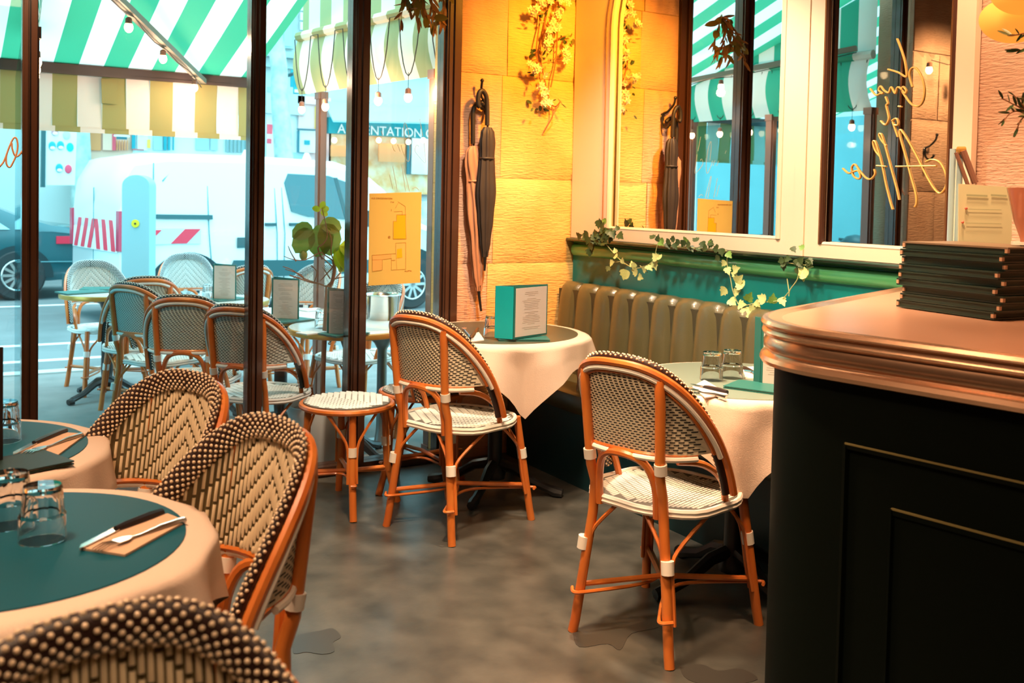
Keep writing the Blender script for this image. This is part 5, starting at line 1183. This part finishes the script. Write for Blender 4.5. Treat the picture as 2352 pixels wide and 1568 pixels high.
def car(label, loc, rz, m, name='dark_car'):
    t = thing(name, label, 'car', loc, rz)
    secs = [(0, .35, .80, .86, .88), (.12, .28, .86, .95, .95), (.55, .25, .90, 1.0, 1), (.95, .24, .90, 1.12, 1), (1.55, .24, .92, 1.38, 1), (2.3, .24, .92, 1.44, 1), (2.9, .24, .90, 1.36, 1), (3.5, .24, .88, 1.02, 1), (4.2, .25, .78, .86, .97), (4.5, .32, .62, .68, .88)]
    ob = carbody(t, secs, 1.8, 'body', m, .30); ob.location.y = .9
    b = MB().plate([(x, -.0+.30*max(0, z-.90)/.8-.012, z) for x, z in ((1.05, .93), (3.25, .93), (2.85, 1.28), (2.3, 1.36), (1.6, 1.32))], (0, -.008, 0)); b.build('side_window', mat('car_glass', (.35, .6, .62), .1), t, smooth=0)
    MB().plate([(x, -.002+.30*max(0, z-.90)/.8-.016, z) for x, z in ((2.15, .93), (2.22, .93), (2.22, 1.36), (2.15, 1.36))], (0, -.008, 0)).build('door_pillar', m, t, smooth=0)
    for x in (.95, 3.6):
        n = 18; MB().plate([(x+.42*math.cos(PI*k/n), -.004, .3+.42*math.sin(PI*k/n)) for k in range(n+1)], (0, -.004, 0)).build('wheel_arch', mat('arch_black', (0, 0, 0), .7), t, smooth=0)
        wheel(t, x, .08, .33, -1, 12)
    MB().box((-.01, -.012, .74), (.50, .28, .84)).build('tail_lamp', REDR, t, smooth=0); MB().tube([(.3, -.006, .5), (3.8, -.006, .52)], .008, 5).build('trim_line', SEAM, t)
    return t
pc = at(222, 545, D=13.4)
DC = mat('car_teal', (.015, .10, .12), .2, coat=.6)
r_ = car('dark teal saloon car at far left with bright spoked wheel', (pc.x, pc.y, ZS-.02), 0, DC); r_.scale = (-1, 1, 1)
pc = at(860, 500, D=15.5)
car('pale blue car far beyond the yellow notice', (pc.x, pc.y, ZS-.02), .05, mat('car_blue', (.28, .45, .52), .25, coat=.6), 'blue_car')
# motor scooters (seen in the mirrors)
def scooter(label, loc, rz, m):
    t = thing('motor_scooter', label, 'scooter', loc, rz, 'scooters parked left of the terrace')
    for x in (0, 1.25):
        n = 24; R_ = .24; wl = MB().tube([(x+R_*math.cos(2*PI*k/n), 0, R_+.04+R_*math.sin(2*PI*k/n)) for k in range(n)], .05, 8, closed=True).build('wheel', TYRE, t)
        b = MB()
        for k in range(5): b.bar((x, 0, .28), (x+.2*math.cos(1.26*k), 0, .28+.2*math.sin(1.26*k)), .03, .03, up=(0, 1, 0))
        b.build('spokes', STEEL, wl)
    MB().ball((.18, 0, .62), .3, 14, 8, (1.2, .55, .6)).build('rear_body', m, t); MB().ball((.25, 0, .82), .25, 14, 6, (1.5, .6, .28)).build('saddle', BLACKPL, t)
    MB().box((.45, -.16, .28), (.98, .16, .34)).build('footboard', BLACKPL, t, smooth=0)
    MB().tube(smoothpts([(1.0, 0, .3), (1.08, 0, .6), (1.0, 0, .95), (.96, 0, 1.02)], 4), [.14]*5+[.15]*4+[.06]*4, 12).build('front_shield', m, t)
    MB().tube([(.92, -.33, 1.05), (.98, 0, 1.02), (.92, .33, 1.05)], .018, 8).build('handlebar', BLACKPL, t)
    MB().ball((1.05, 0, 1.0), .09, 10, 6).build('headlamp', CHROME, t); MB().ball((1.25, 0, .46), .22, 12, 6, (1, .4, .4)).build('mudguard', m, t)
    MB().ball((.02, 0, .98), .2, 10, 6, (1, .9, .8)).build('top_box', BLACKPL, t)
scooter('blue motor scooter left of the terrace, seen in the mirror', (-1.35, 7.6, ZS), 2.5, mat('scooter_blue', (.02, .22, .45), .3, coat=.5)); scooter('red motor scooter left of the terrace, seen in the mirror', (-.35, 8.3, ZS), 2.3, mat('scooter_red', (.5, .05, .06), .3, coat=.5)); scooter('white motor scooter left of the terrace, seen in the mirror', (-2.4, 7.3, ZS), 2.6, VW)
# street trees
TB = mat('plane_bark', (.34, .44, .42), .8, c2=(.55, .66, .62), scale=6)
def tree(label, pts, Y, r0, r1):
    P = smoothpts([at(x, y, Y=Y) for x, y in pts], 4); base = Vector((P[0].x, P[0].y, ZS)); t = thing('street_tree', label, 'tree', base)
    P = [base]+P; wb(MB().tube(P, [r0+(r1-r0)*i/(len(P)-1) for i in range(len(P))], 12), 'trunk', TB, t)
tree('pale mottled tree trunk beside the poster panel', [(188, 440), (186, 380), (183, 300), (180, 200), (175, 100)], 17.25, .17, .14)
tree('leaning mottled tree trunk between the two right-hand mullions', [(655, 420), (650, 330), (643, 230), (640, 150), (628, 60), (610, -60)], 14.5, .15, .11)
# poster panel
t = thing('poster_panel', 'white street poster panel with painted round faces', 'poster', at(110, 430, Y=15.0)); Yp = 15.0
wb(MB().plate([at(x, y, Y=Yp) for x, y in ((105, 270), (178, 270), (172, 425), (102, 425))], (0, .12, 0)), 'panel', mat('poster_white', (.80, .85, .85), .5), t, smooth=0)
wb(MB().plate([at(x, y, Y=Yp-.02) for x, y in ((97, 262), (106, 262), (104, 430), (95, 430))], (0, .16, 0)), 'frame', PL, t, smooth=0)
for x, y, c_ in ((126, 302, 'face_red'), (120, 335, 'face_teal'), (139, 334, 'face_teal'), (161, 338, 'face_cyan'), (136, 386, 'face_teal'), (157, 388, 'face_red2'), (153, 310, 'face_pale')):
    m_ = mat(c_, {'face_red': (.55, .25, .3), 'face_teal': (.02, .35, .4), 'face_cyan': (0, .6, .72), 'face_red2': (.85, .08, .15), 'face_pale': (.5, .8, .85)}[c_], .6)
    wb(MB().ball(at(x, y, Y=Yp-.01), .052, 12, 7, (.9, .1, 1.2)), 'face', m_, t)
    if c_ == 'face_teal' or c_ == 'face_red': wb(MB().ball(at(x+1, y+5, Y=Yp-.02), .035, 10, 6, (1, .1, .7)), 'face_skin', WHR, t)
# buildings across the street
YB = 17.6
FAC = mat('facade_pale', (.58, .62, .60), .8, c2=(.52, .57, .55), scale=1); FAC2 = mat('facade_trim', (.36, .44, .44), .7); DKT = mat('shop_dark', (.02, .16, .20), .4)
bd = thing('corner_building', 'pale stone apartment building across the street', 'building', (6, YB, ZS))
wb(MB().box((-16, YB, ZS), (24, YB+1, 14)), 'facade', FAC, bd, smooth=0)
wl = (YB-.04)
def rect(x0, y0, x1, y1, Y, m, name, par, th=.05):
    a, c_ = at(x0, (y0+y1)/2, Y=Y), at(x1, (y0+y1)/2, Y=Y); z0 = at((x0+x1)/2, y1, Y=Y).z; z1 = at((x0+x1)/2, y0, Y=Y).z
    return wb(MB().box((a.x, Y, z0), (c_.x, Y+th, z1)), name, m, par, smooth=0)
rect(560, 133, 1060, 146, wl-.15, FAC2, 'cornice', bd, .2); rect(560, 152, 740, 156, wl-.1, FAC2, 'cornice', bd, .12)
for k in range(9): rect(690, 2+k*22-60, 730, 20+k*22-60, wl-.05, mat('rustic_block', (.76, .84, .83), .8), 'quoin', bd, .06)
WG = mat('far_window_glass', (.35, .62, .66), .15)
for k, x in enumerate((-150, 0, 110, 330, 470, 625, 780, 900, 1010)):
    for j, (ya, yb2) in enumerate(((-40, 110), (-260, -110))):
        f_ = rect(x, ya, x+52, yb2, wl-.06, FAC2, 'window_frame', bd, .08)
        rect(x+5, ya+5, x+24, yb2-4, wl-.075, WG, 'window_pane', bd, .02); rect(x+28, ya+5, x+47, yb2-4, wl-.075, WG, 'window_pane', bd, .02)
def shop(name, label, x0, x1, wallm, signm, parts, ys=(255, 292), aw=None, letters=None, lm=WHR, base=445):
    t = thing(name, label, 'shop', at(x0, base, Y=YB))
    rect(x0, ys[1], x1, base, wl-.10, wallm, 'shopfront', t, .1)
    rect(x0, ys[0], x1, ys[1], wl-.22, signm, 'sign_band', t, .2)
    for q in parts:
        rect(q[0], q[1], q[2], q[3], wl-.13-(q[6] if len(q) > 6 else 0), q[4], q[5], t, .03)
    if letters:
        a = at(letters[1], letters[2], Y=wl-.24); text(letters[0], a, letters[3], lm, t, (1, 0, 0), (0, 0, 1), ext=.003)
    return t
OR = mat('shop_orange', (.85, .30, .10), .5); PK = mat('shop_peach', (.90, .52, .38), .6); TE = mat('shop_teal', (0, .30, .36), .5); WHT = mat('shop_white', (.85, .9, .9), .5); RD = mat('shop_red', (.80, .08, .12), .5); GY = mat('shop_grey', (.40, .55, .57), .5); PKL = mat('shop_pink', (.88, .55, .52), .6); YL = mat('shop_yellow', (.92, .55, .08), .5)
shop('orange_shop', 'orange and peach shopfront with hanging signs above the van roof', 195, 305, PK, PK, [(200, 305, 232, 345, OR, 'lit_display'), (236, 300, 262, 345, PK, 'door_panel', .02), (258, 300, 266, 345, RD, 'red_post', .03), (268, 314, 292, 320, DKT, 'hanging_sign', .3), (262, 310, 298, 314, WHT, 'bracket', .32)]+[(268+6*k, 322, 270+6*k, 345, OR, 'slat', .04) for k in range(5)])
shop('white_shop', 'white shopfront with coloured goods above the van roof', 305, 420, WHT, WHT, [(303, 300, 311, 345, TE, 'door_post', .03), (316, 305, 340, 345, WHT, 'display_card', .03), (322, 302, 330, 310, RD, 'red_flag', .05), (338, 320, 346, 340, YL, 'yellow_goods', .05), (352, 308, 374, 345, GY, 'window_screen'), (376, 300, 383, 345, TE, 'door_post', .03), (386, 300, 391, 345, TE, 'door_post', .03), (397, 300, 400, 345, TE, 'door_post', .03)])
shop('glazed_shop', 'pale glazed shopfront with grey shutters near the mullion', 420, 575, WHT, WHT, [(450, 305, 480, 345, GY, 'window_screen'), (484, 306, 500, 345, DKT if False else GY, 'window_screen', .02), (518, 320, 575, 350, GY, 'shutter'), (552, 225, 575, 235, TE, 'menu_line', .02), (554, 205, 575, 223, GY, 'panel')]+[(519+9*k, 320, 521+9*k, 350, mat('grille', (.25, .35, .33), .6), 'grille_bar', .04) for k in range(6)]+[(553, 238+8*k, 574, 241+8*k, TE, 'notice_line', .03) for k in range(5)], ys=(262, 300))
shop('pharmacy_side', 'pale shopfront with red lamp right of the middle mullion', 612, 700, WHT, FAC, [(614, 285, 626, 308, RD, 'red_lamp', .3), (614, 318, 624, 330, RD, 'red_lamp', .3), (615, 200, 640, 212, FAC2, 'awning_case', .1), (668, 160, 680, 200, TE, 'lantern', .2), (660, 350, 700, 440, GY, 'door')], ys=(215, 262))
t = thing('hanging_shop_sign', 'square teal hanging sign with a white oval head profile', 'sign', at(690, 190, Y=16.5))
wb(MB().tube([at(690, 165, Y=16.5), at(690, 165, Y=16.5)+Vector((0, 1.12, 0))], .03, 6), 'bracket', PL, t)
rect(676, 168, 704, 216, 16.5, mat('sign_teal', (0, .36, .42), .5), 'board', t, .06); wb(MB().ball(at(690, 186, Y=16.47), .1, 16, 8, (.85, .1, 1.25)), 'oval_emblem', WHR, t); rect(677, 206, 703, 213, 16.47, WHR, 'white_strip', t, .02); rect(705, 168, 714, 216, 16.52, PKL, 'side_panel', t, .06)
shop('pink_kiosk', 'pink and orange kiosk with round lamp behind the lemon tree window', 684, 760, PKL, PKL, [(686, 240, 730, 296, PKL, 'poster', .05), (724, 245, 746, 296, YL, 'lit_panel', .08), (688, 300, 728, 350, WHT, 'poster', .06), (683, 296, 732, 299, DKT, 'shelf', .1), (683, 300, 688, 350, DKT, 'side_post', .1), (700, 322, 712, 332, TE, 'poster_mark', .09)], ys=(222, 240))
gs = shop('grocer_shop', 'grocer shop with pale blue canopy, teal lettered band and orange fruit', 755, 1060, mat('fruit_display', (.90, .40, .14), .6, c2=(.95, .70, .45), scale=5), TE, [(760, 335, 830, 360, OR, 'fruit_crates', .3), (870, 330, 930, 372, OR, 'fruit_crates', .3), (935, 318, 944, 400, DKT, 'door_gap', .05), (946, 318, 990, 400, WHT, 'side_panel', .08), (985, 318, 1010, 400, GY, 'shutter', .06)], ys=(278, 314), letters=('ALIMENTATION GENERALE', 775, 305, .24))
p0, p1 = at(745, 232, Y=YB-.3), at(1060, 250, Y=YB-.3); q0_, q1_ = at(765, 276, Y=YB-1.3), at(1075, 282, Y=YB-1.3)
wb(MB().plate([p0, p1, q1_, q0_], (0, 0, -.03)), 'canopy', mat('canopy_blue', (.55, .80, .84), .6, trans=.4), gs, smooth=0)
for k in range(9):
    o_ = wb(MB().ball(at(768+34*k, 322+2*(k % 3), Y=YB-.6), .05, 8, 5), 'hanging_bulb', BULB, gs)
t = thing('street_pedestrian', 'person in a pink coat standing by the grocer', 'person', at(765, 430, Y=15.5))
pd = at(762, 380, Y=15.4); bz = ZS
b = MB().tube([(pd.x-.09, pd.y, bz), (pd.x-.09, pd.y, .45), (pd.x-.07, pd.y, .85)], [.06, .07, .1], 10).tube([(pd.x+.09, pd.y, bz), (pd.x+.09, pd.y, .45), (pd.x+.07, pd.y, .85)], [.06, .07, .1], 10)
wb(b, 'trousers', mat('dark_trousers', (.05, .1, .12), .8), t)
b = MB().lathe([(.20, .75), (.22, .95), (.19, 1.15), (.23, 1.35), (.20, 1.45), (.06, 1.50)], (pd.x, pd.y, bz), 16).tube([(pd.x-.22, pd.y, 1.3), (pd.x-.27, pd.y-.03, 1.02), (pd.x-.24, pd.y-.14, .82)], [.07, .055, .045], 8).tube([(pd.x+.22, pd.y, 1.3), (pd.x+.27, pd.y-.03, 1.02), (pd.x+.24, pd.y-.14, .82)], [.07, .055, .045], 8)
wb(b, 'coat', mat('pink_coat', (.85, .45, .55), .8), t)
wb(MB().ball((pd.x, pd.y, bz+1.6), .11, 12, 8, (.85, .95, 1.15)).tube([(pd.x, pd.y, 1.38), (pd.x, pd.y, 1.50)], .05, 8).ball((pd.x, pd.y-.105, 1.52), .02, 6, 4), 'head', mat('skin', (.6, .38, .28), .6), t)
wb(MB().ball((pd.x, pd.y+.02, bz+1.63), .12, 12, 8, (.9, .95, 1.1)), 'hair', mat('hair_brown', (.06, .04, .03), .7), t)
# left part of the street seen in the mirrors
bl_ = thing('side_building', 'white building at the far left of the street, seen in the mirrors', 'building', (-14, 12, ZS))
wb(MB().box((-17, 6, ZS), (-16, YB, 12)), 'facade', WHT, bl_, smooth=0)
for k in range(7):
    for j in range(4):
        f_ = wb(MB().box((-16.02, 6.5+1.6*k, .9+2.6*j), (-15.94, 7.5+1.6*k, 2.5+2.6*j)), 'window_frame', FAC2, bl_, smooth=0); wb(MB().box((-15.94, 6.6+1.6*k, 1.0+2.6*j), (-15.92, 7.4+1.6*k, 2.4+2.6*j)), 'window_pane', WG, bl_, smooth=0)
for k in range(4): rb_ = wb(MB().box((-16.1, 6, 2.7+2.6*k), (-15.8, YB, 2.85+2.6*k)), 'cornice', FAC2, bl_, smooth=0)
# string lights on the left pier (reflected)
string_lights('string of lit bulbs along the left stone pier, seen in the black-edged mirror', [Vector((.25, YG-.12, 2.42)), Vector((.1, YG-.14, 2.40)), Vector((-.1, YG-.14, 2.42)), Vector((-.35, YG-.12, 2.36))], [Vector((.3, YG-.14, 2.40)), Vector((-.05, YG-.14, 2.40))], 'string lights inside')
